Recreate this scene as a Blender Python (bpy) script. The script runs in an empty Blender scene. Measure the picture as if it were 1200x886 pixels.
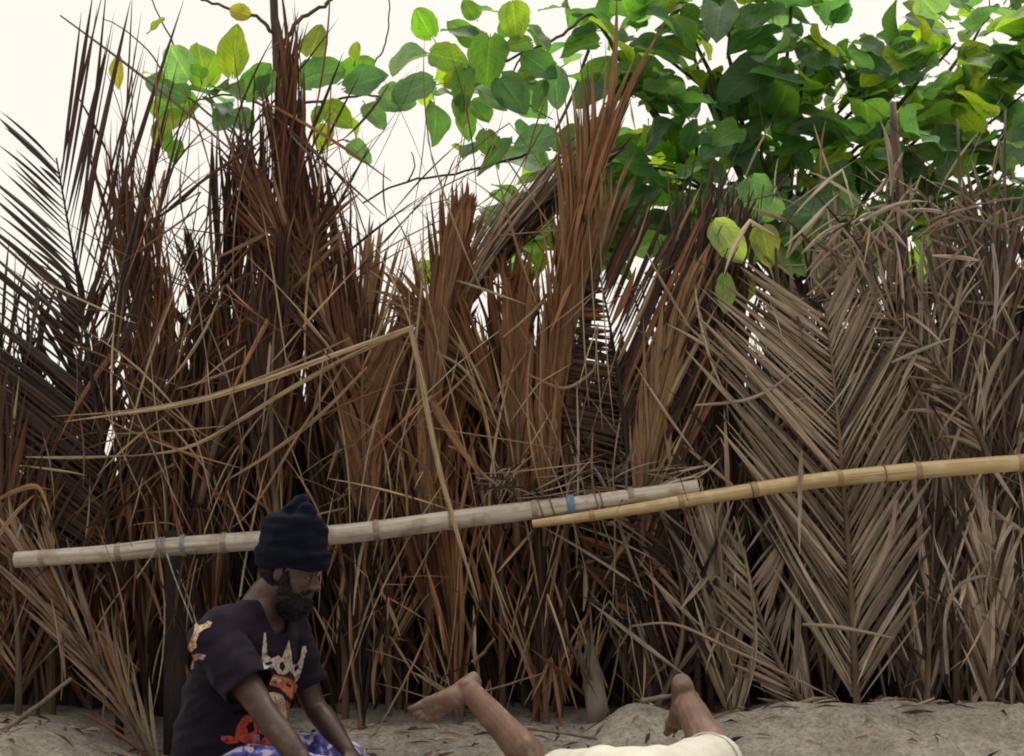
import bpy, bmesh, math, random
from mathutils import Vector, Matrix, Quaternion, noise
from mathutils.bvhtree import BVHTree
random.seed(11)
R = math.radians
scene = bpy.context.scene
COL = scene.collection
V = Vector

# ------------------------------------------------------------------ camera
F_PX, CX, CY, HORIZON = 1648.0, 600.0, 443.0, 555.0
CAM_H = 1.0
PITCH = math.atan((HORIZON - CY) / F_PX)
cam_data = bpy.data.cameras.new('camera')
cam_data.sensor_width = 36.0
cam_data.lens = F_PX / 1200.0 * 36.0
cam_data.clip_start, cam_data.clip_end = 0.05, 3000
cam = bpy.data.objects.new('camera', cam_data)
cam.location = (0, 0, CAM_H)
cam.rotation_euler = (math.pi / 2 + PITCH, 0, 0)
COL.objects.link(cam)
scene.camera = cam
FWD = V((0, math.cos(PITCH), math.sin(PITCH)))
UPV = V((0, -math.sin(PITCH), math.cos(PITCH)))


def ray(px, py):
    return FWD + V((1, 0, 0)) * ((px - CX) / F_PX) + UPV * ((CY - py) / F_PX)


def P(px, py, Y):
    """the point of the place seen at a pixel of the photograph, at distance Y"""
    d = ray(px, py)
    return V((0, 0, CAM_H)) + d * (Y / d.y)


# ------------------------------------------------------------------ helpers
def world_origin(o):
    v = V((0, 0, 0))
    while o is not None:
        v += o.location
        o = o.parent
    return v


def tag(o, label=None, cat=None, group=None, kind=None):
    if label: o['label'] = label
    if cat: o['category'] = cat
    if group: o['group'] = group
    if kind: o['kind'] = kind
    return o


def empty(name, loc):
    o = bpy.data.objects.new(name, None)
    o.location = loc
    o.empty_display_size = 0.1
    COL.objects.link(o)
    return o


class MB:
    """collects geometry in world coordinates, with a tint and a strip coordinate per vertex"""
    def __init__(self):
        self.v, self.f, self.c, self.s, self.m = [], [], [], [], []

    def add(self, verts, faces, cols=None, strip=None, mat=0):
        b = len(self.v)
        self.v += [tuple(p) for p in verts]
        self.f += [tuple(i + b for i in f) for f in faces]
        self.m += [mat] * len(faces)
        if cols is None: cols = [(1, 1, 1)] * len(verts)
        if strip is None: strip = [(0, 0, 0)] * len(verts)
        self.c += cols
        self.s += strip

    def tube(self, pts, radii, n=10, cap=True, col=(1, 1, 1), squash=None, flat_end=False):
        pts = [V(p) for p in pts]
        t0 = (pts[1] - pts[0]).normalized()
        u = t0.orthogonal().normalized()
        verts, faces, strip = [], [], []
        L = 0
        rnd = random.random()
        for i, p in enumerate(pts):
            t = (pts[min(i + 1, len(pts) - 1)] - pts[max(i - 1, 0)]).normalized()
            u = (u - t * u.dot(t)).normalized()
            w = t.cross(u)
            if i: L += (p - pts[i - 1]).length
            for k in range(n):
                a = 2 * math.pi * k / n
                verts.append(p + (u * math.cos(a) + w * math.sin(a)) * radii[i])
                strip.append((k / n, L, rnd))
        for i in range(len(pts) - 1):
            for k in range(n):
                k2 = (k + 1) % n
                faces.append((i * n + k, i * n + k2, (i + 1) * n + k2, (i + 1) * n + k))
        if cap:
            faces.append(tuple(range(n - 1, -1, -1)))
            faces.append(tuple(range((len(pts) - 1) * n, len(pts) * n)))
        self.add(verts, faces, [col] * len(verts), strip)

    def build(self, name, mats, parent=None, origin=None, smooth=False):
        o0 = V(origin) if origin is not None else V((0, 0, 0))
        if parent is not None: o0 = world_origin(parent)
        me = bpy.data.meshes.new(name)
        me.from_pydata([(x - o0.x, y - o0.y, z - o0.z) for x, y, z in self.v], [], self.f)
        a = me.attributes.new('tint', 'FLOAT_COLOR', 'POINT')
        flat = []
        for c in self.c: flat += (c[0], c[1], c[2], 1.0)
        a.data.foreach_set('color', flat)
        a = me.attributes.new('strip', 'FLOAT_VECTOR', 'POINT')
        flat = []
        for c in self.s: flat += (c[0], c[1], c[2])
        a.data.foreach_set('vector', flat)
        if not isinstance(mats, (list, tuple)): mats = [mats]
        for m in mats: me.materials.append(m)
        if len(mats) > 1: me.polygons.foreach_set('material_index', self.m)
        if smooth: me.polygons.foreach_set('use_smooth', [True] * len(me.polygons))
        me.update()
        o = bpy.data.objects.new(name, me)
        if parent is not None: o.parent = parent
        elif origin is not None: o.location = o0
        COL.objects.link(o)
        return o


# ------------------------------------------------------------------ materials
def mat_new(name):
    m = bpy.data.materials.new(name)
    m.use_nodes = True
    nt = m.node_tree
    b = nt.nodes['Principled BSDF']
    return m, nt, b


def N(nt, t, **kw):
    n = nt.nodes.new(t)
    for k, v in kw.items():
        if k in n.inputs.keys() if hasattr(n.inputs, 'keys') else False:
            n.inputs[k].default_value = v
        else:
            setattr(n, k, v)
    return n


def ramp(nt, fac, stops):
    r = nt.nodes.new('ShaderNodeValToRGB')
    e = r.color_ramp.elements
    while len(e) < len(stops): e.new(0.5)
    for el, (p, c) in zip(e, stops):
        el.position = p
        el.color = (*c, 1)
    nt.links.new(fac, r.inputs['Fac'])
    return r.outputs['Color']


def mixc(nt, mode, fac, a, b):
    m = nt.nodes.new('ShaderNodeMix')
    m.data_type, m.blend_type = 'RGBA', mode
    for sock, val in ((m.inputs[0], fac), (m.inputs[6], a), (m.inputs[7], b)):
        if isinstance(val, bpy.types.NodeSocket): nt.links.new(val, sock)
        elif isinstance(val, (int, float)): sock.default_value = val
        else: sock.default_value = (*val, 1)
    return m.outputs[2]


def noise_fac(nt, vec, scale, detail=4, rough=0.55):
    n = nt.nodes.new('ShaderNodeTexNoise')
    n.inputs['Scale'].default_value = scale
    n.inputs['Detail'].default_value = detail
    n.inputs['Roughness'].default_value = rough
    if vec is not None: nt.links.new(vec, n.inputs['Vector'])
    return n.outputs['Fac']


def attr(nt, name):
    a = nt.nodes.new('ShaderNodeAttribute')
    a.attribute_name = name
    return a


def mapped(nt, vec, scale):
    m = nt.nodes.new('ShaderNodeMapping')
    m.inputs['Scale'].default_value = scale
    nt.links.new(vec, m.inputs['Vector'])
    return m.outputs['Vector']


def bump(nt, h, strength, dist, b):
    n = nt.nodes.new('ShaderNodeBump')
    n.inputs['Strength'].default_value = strength
    n.inputs['Distance'].default_value = dist
    nt.links.new(h, n.inputs['Height'])
    nt.links.new(n.outputs['Normal'], b.inputs['Normal'])


def objco(nt):
    return nt.nodes.new('ShaderNodeTexCoord').outputs['Object']


def dry_leaf_mat():
    m, nt, b = mat_new('dry_palm_leaf')
    tint = attr(nt, 'tint').outputs['Color']
    st = attr(nt, 'strip').outputs['Vector']
    streak = noise_fac(nt, mapped(nt, st, (7, 3.0, 91)), 1.0, 5, 0.65)
    blot = noise_fac(nt, mapped(nt, st, (1.5, 9, 37)), 1.0, 3, 0.6)
    c = mixc(nt, 'MULTIPLY', 1.0, tint, ramp(nt, streak, [(0.25, (0.28, 0.25, 0.23)), (0.52, (1, 1, 1)), (0.78, (1.75, 1.7, 1.6))]))
    c = mixc(nt, 'MULTIPLY', 0.75, c, ramp(nt, blot, [(0.3, (0.35, 0.3, 0.28)), (0.5, (1, 1, 1)), (0.75, (1.25, 1.2, 1.15))]))
    nt.links.new(c, b.inputs['Base Color'])
    b.inputs['Roughness'].default_value = 0.62
    b.inputs['Specular IOR Level'].default_value = 0.3
    bump(nt, streak, 0.5, 0.003, b)
    tr = nt.nodes.new('ShaderNodeBsdfTranslucent')
    nt.links.new(c, tr.inputs['Color'])
    mx = nt.nodes.new('ShaderNodeMixShader')
    mx.inputs[0].default_value = 0.10
    nt.links.new(b.outputs[0], mx.inputs[1])
    nt.links.new(tr.outputs[0], mx.inputs[2])
    nt.links.new(mx.outputs[0], nt.nodes['Material Output'].inputs['Surface'])
    return m


def green_leaf_mat():
    m, nt, b = mat_new('green_leaf')
    tint = attr(nt, 'tint').outputs['Color']
    st = attr(nt, 'strip').outputs['Vector']
    blot = noise_fac(nt, mapped(nt, st, (3, 3, 53)), 1.0, 4, 0.6)
    # side veins from the strip coordinate: u across (-1..1), v along
    sep = nt.nodes.new('ShaderNodeSeparateXYZ')
    nt.links.new(st, sep.inputs[0])
    ab = N(nt, 'ShaderNodeMath', operation='ABSOLUTE'); nt.links.new(sep.outputs[0], ab.inputs[0])
    s1 = N(nt, 'ShaderNodeMath', operation='MULTIPLY_ADD')
    nt.links.new(ab.outputs[0], s1.inputs[0]); s1.inputs[1].default_value = -0.35; nt.links.new(sep.outputs[1], s1.inputs[2])
    s2 = N(nt, 'ShaderNodeMath', operation='MULTIPLY'); nt.links.new(s1.outputs[0], s2.inputs[0]); s2.inputs[1].default_value = 52
    s3 = N(nt, 'ShaderNodeMath', operation='SINE'); nt.links.new(s2.outputs[0], s3.inputs[0])
    veins = ramp(nt, s3.outputs[0], [(0.9, (1, 1, 1)), (0.99, (1.5, 1.45, 1.3))])
    mid = ramp(nt, ab.outputs[0], [(0.02, (1.7, 1.6, 1.5)), (0.07, (1, 1, 1))])
    c = mixc(nt, 'MULTIPLY', 1.0, tint, ramp(nt, blot, [(0.3, (0.62, 0.7, 0.62)), (0.5, (1, 1, 1)), (0.72, (1.2, 1.1, 0.9))]))
    spot = noise_fac(nt, mapped(nt, st, (2.2, 2.2, 17)), 1.0, 5, 0.7)
    c = mixc(nt, 'MIX', ramp(nt, spot, [(0.66, (0, 0, 0)), (0.74, (0.8, 0.8, 0.8))]), c, (0.16, 0.085, 0.03))
    c = mixc(nt, 'MULTIPLY', 0.7, c, veins)
    c = mixc(nt, 'MULTIPLY', 0.7, c, mid)
    nt.links.new(c, b.inputs['Base Color'])
    b.inputs['Roughness'].default_value = 0.5
    b.inputs['Specular IOR Level'].default_value = 0.6
    bump(nt, blot, 0.5, 0.01, b)
    tr = nt.nodes.new('ShaderNodeBsdfTranslucent')
    tc = mixc(nt, 'MULTIPLY', 1.0, c, (2.2, 2.4, 0.75))
    nt.links.new(tc, tr.inputs['Color'])
    mx = nt.nodes.new('ShaderNodeMixShader')
    mx.inputs[0].default_value = 0.57
    nt.links.new(b.outputs[0], mx.inputs[1])
    nt.links.new(tr.outputs[0], mx.inputs[2])
    nt.links.new(mx.outputs[0], nt.nodes['Material Output'].inputs['Surface'])
    return m


def simple(name, base, dark, scale, rough=0.7, bump_s=0.4, bump_d=0.004, stretch=(1, 1, 1), spec=0.3, detail=6):
    m, nt, b = mat_new(name)
    f = noise_fac(nt, mapped(nt, objco(nt), stretch), scale, detail, 0.6)
    c = ramp(nt, f, [(0.3, dark), (0.65, base)])
    nt.links.new(c, b.inputs['Base Color'])
    b.inputs['Roughness'].default_value = rough
    b.inputs['Specular IOR Level'].default_value = spec
    if bump_s: bump(nt, f, bump_s, bump_d, b)
    return m


def bamboo_mat(name, base, dark, stain):
    m, nt, b = mat_new(name)
    st = attr(nt, 'strip').outputs['Vector']
    f = noise_fac(nt, mapped(nt, st, (14, 2.2, 30)), 1.0, 6, 0.65)
    g = noise_fac(nt, mapped(nt, st, (3, 11, 10)), 1.0, 5, 0.6)
    c = ramp(nt, f, [(0.3, dark), (0.6, base)])
    c = mixc(nt, 'MIX', ramp(nt, g, [(0.48, (0, 0, 0)), (0.66, (0.85, 0.85, 0.85))]), c, stain)
    h = noise_fac(nt, mapped(nt, st, (40, 1.2, 5)), 1.0, 4, 0.7)
    c = mixc(nt, 'MULTIPLY', 1.0, c, ramp(nt, h, [(0.34, (0.35, 0.32, 0.3)), (0.42, (1, 1, 1))]))
    c = mixc(nt, 'MULTIPLY', 1.0, c, attr(nt, 'tint').outputs['Color'])
    nt.links.new(c, b.inputs['Base Color'])
    b.inputs['Roughness'].default_value = 0.5
    bump(nt, f, 0.3, 0.002, b)
    return m


def sand_mat():
    m, nt, b = mat_new('sand')
    co = objco(nt)
    big = noise_fac(nt, co, 2.2, 5, 0.6)
    fine = noise_fac(nt, co, 55, 8, 0.75)
    mid = noise_fac(nt, co, 14, 6, 0.65)
    c = ramp(nt, big, [(0.3, (0.29, 0.265, 0.222)), (0.7, (0.43, 0.40, 0.345))])
    c = mixc(nt, 'MULTIPLY', 1.0, c, ramp(nt, mid, [(0.3, (0.7, 0.68, 0.66)), (0.6, (1, 1, 1))]))
    c = mixc(nt, 'MULTIPLY', 1.0, c, ramp(nt, fine, [(0.32, (0.38, 0.36, 0.34)), (0.52, (1, 1, 1)), (0.72, (1.4, 1.37, 1.34))]))
    nt.links.new(c, b.inputs['Base Color'])
    b.inputs['Roughness'].default_value = 0.95
    b.inputs['Specular IOR Level'].default_value = 0.1
    ad = N(nt, 'ShaderNodeMath', operation='ADD')
    nt.links.new(fine, ad.inputs[0]); nt.links.new(mid, ad.inputs[1])
    bump(nt, ad.outputs[0], 0.8, 0.014, b)
    return m


def cloth_mat(name, base, dark, weave=900, rough=0.9, sheen=.1):
    m, nt, b = mat_new(name)
    co = objco(nt)
    f = noise_fac(nt, co, 16, 5, 0.6)
    w = noise_fac(nt, co, weave, 2, 0.5)
    c = ramp(nt, f, [(0.3, dark), (0.7, base)])
    nt.links.new(c, b.inputs['Base Color'])
    b.inputs['Roughness'].default_value = rough
    b.inputs['Specular IOR Level'].default_value = 0.15
    b.inputs['Sheen Weight'].default_value = sheen
    ad = N(nt, 'ShaderNodeMath', operation='MULTIPLY_ADD')
    nt.links.new(w, ad.inputs[0]); ad.inputs[1].default_value = 0.25; nt.links.new(f, ad.inputs[2])
    bump(nt, ad.outputs[0], 0.35, 0.01, b)
    return m


def knit_mat():
    m, nt, b = mat_new('navy_knit')
    co = objco(nt)
    wv = nt.nodes.new('ShaderNodeTexWave')
    wv.wave_type, wv.bands_direction = 'BANDS', 'Z'
    wv.inputs['Scale'].default_value = 46
    wv.inputs['Distortion'].default_value = 4.5
    wv.inputs['Detail'].default_value = 2
    nt.links.new(co, wv.inputs['Vector'])
    f = noise_fac(nt, co, 22, 5, 0.6)
    c = ramp(nt, f, [(0.3, (0.0035, 0.004, 0.009)), (0.7, (0.0075, 0.0085, 0.020))])
    nt.links.new(c, b.inputs['Base Color'])
    b.inputs['Roughness'].default_value = 0.95
    b.inputs['Sheen Weight'].default_value = 0.05
    b.inputs['Sheen Tint'].default_value = (0.4, 0.42, 0.6, 1)
    b.inputs['Specular IOR Level'].default_value = 0.08
    bump(nt, wv.outputs['Fac'], 0.3, 0.003, b)
    return m


def skin_mat(name, base, dark, spot=None, rough=0.5):
    m, nt, b = mat_new(name)
    co = objco(nt)
    f = noise_fac(nt, co, 9, 6, 0.62)
    g = noise_fac(nt, co, 140, 3, 0.5)
    c = ramp(nt, f, [(0.3, dark), (0.65, base)])
    if spot:
        s = noise_fac(nt, co, 21, 3, 0.5)
        c = mixc(nt, 'MIX', ramp(nt, s, [(0.56, (0, 0, 0)), (0.72, (0.7, 0.7, 0.7))]), c, spot)
    nt.links.new(c, b.inputs['Base Color'])
    b.inputs['Roughness'].default_value = rough
    b.inputs['Subsurface Weight'].default_value = 0.08
    b.inputs['Subsurface Scale'].default_value = 0.01
    ad = N(nt, 'ShaderNodeMath', operation='MULTIPLY_ADD')
    nt.links.new(g, ad.inputs[0]); ad.inputs[1].default_value = 0.4; nt.links.new(f, ad.inputs[2])
    bump(nt, ad.outputs[0], 0.25, 0.006, b)
    return m


def print_shorts_mat():
    m, nt, b = mat_new('blue_print_cloth')
    co = objco(nt)
    f = noise_fac(nt, mapped(nt, co, (1, 1, 1)), 17, 3, 0.5)
    g = noise_fac(nt, mapped(nt, co, (1.3, 0.7, 1)), 26, 2, 0.5)
    c = ramp(nt, f, [(0.38, (0.02, 0.02, 0.14)), (0.47, (0.075, 0.07, 0.36)), (0.55, (0.16, 0.15, 0.50)), (0.6, (0.55, 0.52, 0.66))])
    c = mixc(nt, 'MIX', ramp(nt, g, [(0.60, (0, 0, 0)), (0.64, (0.9, 0.9, 0.9))]), c, (0.62, 0.56, 0.62))
    nt.links.new(c, b.inputs['Base Color'])
    b.inputs['Roughness'].default_value = 0.8
    return m


def tint_mat(name, rough=0.8):
    m, nt, b = mat_new(name)
    c = attr(nt, 'tint').outputs['Color']
    f = noise_fac(nt, objco(nt), 85, 5, 0.7)
    c = mixc(nt, 'MULTIPLY', 1.0, c, ramp(nt, f, [(0.36, (0.12, 0.09, 0.09)), (0.5, (0.8, 0.75, 0.75)), (0.65, (1.1, 1.05, 1))]))
    nt.links.new(c, b.inputs['Base Color'])
    b.inputs['Roughness'].default_value = rough
    return m


M_DRY = dry_leaf_mat()
M_LEAF = green_leaf_mat()
M_BARK = simple('bark', (0.13, 0.10, 0.08), (0.04, 0.03, 0.025), 14, 0.9, 0.7, 0.01, (1, 1, 0.25))
M_STEM = simple('palm_midrib', (0.20, 0.13, 0.08), (0.05, 0.035, 0.028), 22, 0.6, 0.3, 0.003, (1, 1, 0.15))
M_BAM_W = bamboo_mat('weathered_bamboo', (0.52, 0.475, 0.40), (0.25, 0.21, 0.165), (0.27, 0.185, 0.125))
M_BAM_Y = bamboo_mat('yellow_bamboo', (0.50, 0.37, 0.18), (0.33, 0.22, 0.10), (0.55, 0.45, 0.27))
M_BLUE = simple('blue_tie', (0.13, 0.25, 0.36), (0.07, 0.14, 0.22), 60, 0.6, 0.3)
M_PALEBLUE = simple('faded_blue_string', (0.25, 0.31, 0.34), (0.15, 0.19, 0.22), 60, 0.8, 0.3)
M_STRING = simple('grey_string', (0.36, 0.34, 0.31), (0.15, 0.13, 0.11), 60, 0.9, 0.3)
M_WOOD = simple('grey_wood', (0.22, 0.18, 0.14), (0.07, 0.055, 0.042), 18, 0.9, 0.6, 0.006, (1, 1, 0.2))
M_TWIG = simple('twig_bark', (0.25, 0.17, 0.10), (0.07, 0.045, 0.028), 40, 0.9, 0.8, 0.004)
M_DARKWOOD_GAP = simple('dark_wood_and_gap_shade', (0.035, 0.028, 0.024), (0.010, 0.008, 0.008), 18, 0.9, 0.6, 0.008, (1, 1, 0.2))  # for dark midribs, and the painted shade of one gap
M_SAND = sand_mat()
M_SHIRT = cloth_mat('black_cotton', (0.0165, 0.0095, 0.022), (0.007, 0.0045, 0.010), sheen=.03)
M_KNIT = knit_mat()
M_SKIN_D = skin_mat('dark_skin', (0.080, 0.043, 0.030), (0.038, 0.020, 0.014), (0.14, 0.095, 0.075), 0.42)
M_SKIN_L = skin_mat('sandy_skin', (0.215, 0.122, 0.086), (0.10, 0.052, 0.036), (0.31, 0.25, 0.19), 0.6)
M_BEARD = simple('black_hair', (0.008, 0.007, 0.007), (0.004, 0.004, 0.004), 160, 0.8, 0.9, 0.006)
M_CREAM = cloth_mat('cream_cloth', (0.62, 0.60, 0.51), (0.50, 0.48, 0.40), 700)
M_BLUESHORT = print_shorts_mat()
M_PRINT = tint_mat('screen_print')
M_EYE = simple('eye_white', (0.20, 0.17, 0.15), (0.14, 0.11, 0.10), 30, 0.3, 0)

# ------------------------------------------------------------------ ground
def gz(x, y):
    """height of the sand"""
    g = lambda cx, cy, sx, sy, h: h * math.exp(-((x - cx) / sx) ** 2 - ((y - cy) / sy) ** 2)
    z = 0.0
    z += g(1.75, 5.45, 0.95, 0.35, 0.115) + g(1.0, 5.35, 0.35, 0.22, 0.05)
    z += g(0.47, 5.42, 0.17, 0.2, 0.10)
    z += g(-2.0, 5.45, 0.42, 0.35, 0.055)
    z -= g(-1.40, 5.5, 0.30, 0.7, 0.13)
    z -= g(-0.9, 4.75, 0.7, 0.55, 0.06)
    z -= g(0.1, 5.4, 0.55, 0.3, 0.015)
    for (fx, fy, fh) in ((.9, 4.95, .03), (1.25, 5.1, .035), (1.62, 4.98, .03), (1.95, 5.2, .035), (.35, 5.05, .03), (-.35, 5.1, .03), (-.62, 5.3, .03), (1.45, 5.3, .02), (-1.75, 5.2, .03), (2.2, 5.05, .03)):
        d2 = ((x - fx) / .06) ** 2 + ((y - fy) / .13) ** 2
        if d2 < 9: z += -fh * math.exp(-d2) + fh * .45 * math.exp(-(math.sqrt(d2) - 1.5) ** 2 * 4)
    if y < 4.7: z -= 0.03 * min(1, (4.7 - y))
    near = math.exp(-((x) / 3.5) ** 2 - ((y - 4.8) / 2.0) ** 2)
    z += near * (0.034 * noise.noise(V((x * 2.6, y * 3.2, 1.3))) + 0.018 * noise.noise(V((x * 7, y * 8, 4.1)))
                 + 0.009 * noise.noise(V((x * 17, y * 17, 9.2))))
    return z


def axis(lo, hi, step, far):
    a = []
    v = lo
    while v < hi: a.append(v); v += step
    a.append(hi)
    d = step
    while a[-1] < far: d *= 1.5; a.append(a[-1] + d)
    d = step
    while a[0] > -far: d *= 1.5; a.insert(0, a[0] - d)
    return a


xs, ys = axis(-2.6, 2.6, 0.026, 700), axis(3.6, 6.1, 0.026, 700)
mb = MB()
nx = len(xs)
mb.add([(x, y, gz(x, y)) for y in ys for x in xs],
       [(j * nx + i, j * nx + i + 1, (j + 1) * nx + i + 1, (j + 1) * nx + i) for j in range(len(ys) - 1) for i in range(nx - 1)])
o = mb.build('sand', M_SAND, smooth=True)
tag(o, 'trampled grey brown beach sand heaped in low mounds along the fence', 'sand', kind='structure')

# ------------------------------------------------------------------ palm leaflets and fronds
BROWN = [(0.195, 0.085, 0.036), (0.115, 0.047, 0.022), (0.26, 0.130, 0.060), (0.045, 0.022, 0.014), (0.175, 0.080, 0.037), (0.33, 0.205, 0.115), (0.072, 0.032, 0.017)]
DARK = [(0.035, 0.019, 0.013), (0.055, 0.028, 0.017), (0.024, 0.015, 0.012), (0.085, 0.043, 0.024)]  # dark leaflets; at the back also the painted shade of gaps
GREY = [(0.32, 0.255, 0.19), (0.20, 0.155, 0.115), (0.47, 0.39, 0.295), (0.11, 0.08, 0.058), (0.28, 0.20, 0.135), (0.05, 0.036, 0.028), (0.36, 0.295, 0.22)]
PALE = [(0.40, 0.30, 0.18), (0.34, 0.25, 0.15), (0.45, 0.36, 0.23), (0.30, 0.20, 0.115)]
GREENISH = [(0.34, 0.28, 0.14), (0.30, 0.23, 0.12), (0.40, 0.33, 0.18), (0.24, 0.165, 0.085)]


def jitter(c, a=0.18):
    k = 1 + random.uniform(-a, a)
    return tuple(min(1, max(0.01, x * k * (1 + random.uniform(-0.05, 0.05)))) for x in c)


def blade(mb, pts, width, col, roll=None, fold=0.5, taper=0.25, wmax=0.35):
    """one leaflet: a strip folded along its middle that follows the points pts"""
    n = len(pts)
    d0 = (pts[-1] - pts[0]).normalized()
    if roll is None: roll = random.uniform(-1.1, 1.1)
    view = V((0, -1, 0))
    side = d0.cross(view)
    if side.length < 0.05: side = d0.orthogonal()
    side.normalize()
    verts, strip = [], []
    L = 0
    rnd = random.random()
    for i, p in enumerate(pts):
        t = (pts[min(i + 1, n - 1)] - pts[max(i - 1, 0)])
        if t.length < 1e-6: t = d0
        t = t.normalized()
        s = (side - t * side.dot(t)).normalized()
        nn = t.cross(s)
        a = roll
        sv = s * math.cos(a) + nn * math.sin(a)
        nv = nn * math.cos(a) - s * math.sin(a)
        q = i / (n - 1)
        w = width * (taper + (1 - taper) * min(1, q / wmax)) * (1 - max(0, (q - wmax) / (1 - wmax)) ** 2.4 * 0.93) * 0.5
        if i: L += (p - pts[i - 1]).length
        verts += [p - sv * w + nv * w * fold, p, p + sv * w + nv * w * fold]
        strip += [(0, L, rnd), (0.5, L, rnd), (1, L, rnd)]
    faces = []
    for i in range(n - 1):
        a = i * 3
        faces += [(a, a + 1, a + 4, a + 3), (a + 1, a + 2, a + 5, a + 4)]
    mb.add(verts, faces, [col] * len(verts), strip)


def path_blade(root, d, L, n, droop, curl, kink=0.0):
    """centre line of a leaflet leaving root along d, sagging under its weight"""
    pts = [root.copy()]
    d = d.normalized()
    p = root.copy()
    step = L / n
    kat = random.randint(2, n - 2) if (n > 4 and random.random() < kink) else -1
    for i in range(n):
        d = (d + V((0, 0, -1)) * droop * (i / n) / n * 2 + curl / n).normalized()
        if i == kat:
            d = V((d.x * random.uniform(-.8, .6) + random.uniform(-.5, .5), d.y - random.uniform(0.0, .35), -abs(random.uniform(.15, 1)))).normalized()
        p = p + d * step
        pts.append(p.copy())
    return pts


def bez(a, b, c, t):
    return a * (1 - t) ** 2 + b * (2 * t * (1 - t)) + c * t * t


fence = empty('palm_frond_fence', (0, 5.8, 0))
tag(fence, 'tall ragged fence of dead brown palm fronds standing upright behind the bamboo poles', 'fence')


def frond(base, mid, tip, Y, pal=BROWN, n=44, LL=.6, LR=.6, aL=(24, 12), aR=(24, 12), w=.026, droop=.15, curl=.25,
          kink=.10, t0=.12, t1=1.0, tiltY=0.0, spread=.14, jit=5, stem_r=.013, label=None, seg=7, tipL=.75, conv=0.0, keep=.68, skip=0.06, fold=.55, stemmat=None):
    b, c = P(base[0], base[1], Y), P(tip[0], tip[1], Y + tiltY)
    m = P(mid[0], mid[1], Y + tiltY * .5)
    ctrl = m * 2 - (b + c) * 0.5
    mbl, mbs = MB(), MB()
    ns = 16
    own = random.choice(pal)
    pts = [bez(b, ctrl, c, i / ns) for i in range(ns + 1)]
    mbs.tube(pts, [stem_r * (1.25 - 1.0 * (i / ns)) for i in range(ns + 1)], n=7)
    for side in (-1, 1):
        ang, Lm = (aL, LL) if side < 0 else (aR, LR)
        if Lm <= 0: continue
        for k in range(n):
            if random.random() < skip: continue
            t = t0 + (t1 - t0) * (k + random.uniform(-.3, .3)) / n
            t = min(max(t, 0), 1)
            root = bez(b, ctrl, c, t)
            tan = ((ctrl - b) * (2 * (1 - t)) + (c - ctrl) * (2 * t)).normalized()
            sv = tan.cross(V((0, -1, 0))).normalized() * -side
            sv = tan.cross(V((0, 1, 0))).normalized() * side * -1
            if (sv.x > 0) != (side > 0): sv = -sv
            q = (t - t0) / (t1 - t0)
            a = R(ang[0] + (ang[1] - ang[0]) * q + random.gauss(0, jit))
            d = tan * math.cos(a) + sv * math.sin(a) + V((0, random.uniform(-spread, spread * .6), 0))
            L = Lm * (0.62 + 0.38 * math.sin(math.pi * min(1, q * 1.0 + .12))) * random.uniform(.78, 1.12)
            if q > .7: L *= 1 - (1 - tipL) * (q - .7) / .3
            if random.random() < .07: L *= random.uniform(.3, .7)
            cv = V((random.uniform(-curl, curl), random.uniform(-curl, curl) * .6, random.uniform(-curl, curl) * .4))
            cv -= sv * conv
            blade(mbl, path_blade(root, d, L, seg, droop * random.uniform(.3, 1.7), cv, kink), w * random.uniform(.4, 1.35),
                  jitter(own if random.random() < keep else random.choice(pal), .24), fold=fold * random.uniform(.5, 1.6))
    o = mbl.build('palm_frond', M_DRY, fence)
    if label: o['label'] = label
    s = mbs.build('midrib', stemmat or M_STEM, o, smooth=True)
    return o


TOP = [(-60, 300), (0, 300), (60, 330), (130, 320), (200, 290), (260, 250), (330, 170), (400, 240), (470, 330), (540, 300), (600, 330), (660, 270),
       (720, 300), (790, 320), (850, 270), (890, 340), (950, 310), (1000, 270), (1050, 235), (1110, 250), (1170, 260), (1260, 270)]


def top_at(x):
    for (x0, y0), (x1, y1) in zip(TOP, TOP[1:]):
        if x0 <= x <= x1: return y0 + (y1 - y0) * (x - x0) / (x1 - x0)
    return 300


def base_y(x):
    if x < 130: return 850
    if x < 420: return 885
    if x < 820: return 850
    return 838


# back rows: darker leaflet colours paint the shade inside the fence
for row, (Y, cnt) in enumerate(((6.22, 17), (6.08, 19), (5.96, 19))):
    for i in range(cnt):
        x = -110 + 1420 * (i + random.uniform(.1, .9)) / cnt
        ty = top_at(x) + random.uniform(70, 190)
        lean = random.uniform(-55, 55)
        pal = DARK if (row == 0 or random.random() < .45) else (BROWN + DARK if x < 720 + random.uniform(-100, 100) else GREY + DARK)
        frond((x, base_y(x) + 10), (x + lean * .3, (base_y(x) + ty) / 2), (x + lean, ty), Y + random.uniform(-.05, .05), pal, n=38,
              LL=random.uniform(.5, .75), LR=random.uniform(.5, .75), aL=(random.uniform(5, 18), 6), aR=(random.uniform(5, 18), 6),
              w=.028, kink=.12, t0=.02, spread=.2, seg=6, jit=7)

# the fronds one can tell apart, front rows
def Hero(*a, **k):
    k['w'] = k.get('w', .026) * .92
    k['n'] = min(int(k.get('n', 44) * 1.2), 84)
    k['jit'] = k.get('jit', 5) * .75
    k['spread'] = k.get('spread', .14) * .75
    if k.get('aL', (24, 12))[0] < 25 and k.get('aR', (24, 12))[0] < 25 and a[2][1] < 400 and not 385 < a[2][0] < 615 and a[2][0] < 900:
        k['conv'] = .30
        k['LL'] = k.get('LL', .6) * 1.35
        k['LR'] = k.get('LR', .6) * 1.35
        k['kink'] = k.get('kink', .1) * .6
        k['seg'] = 9
    return frond(*a, **k)


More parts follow.
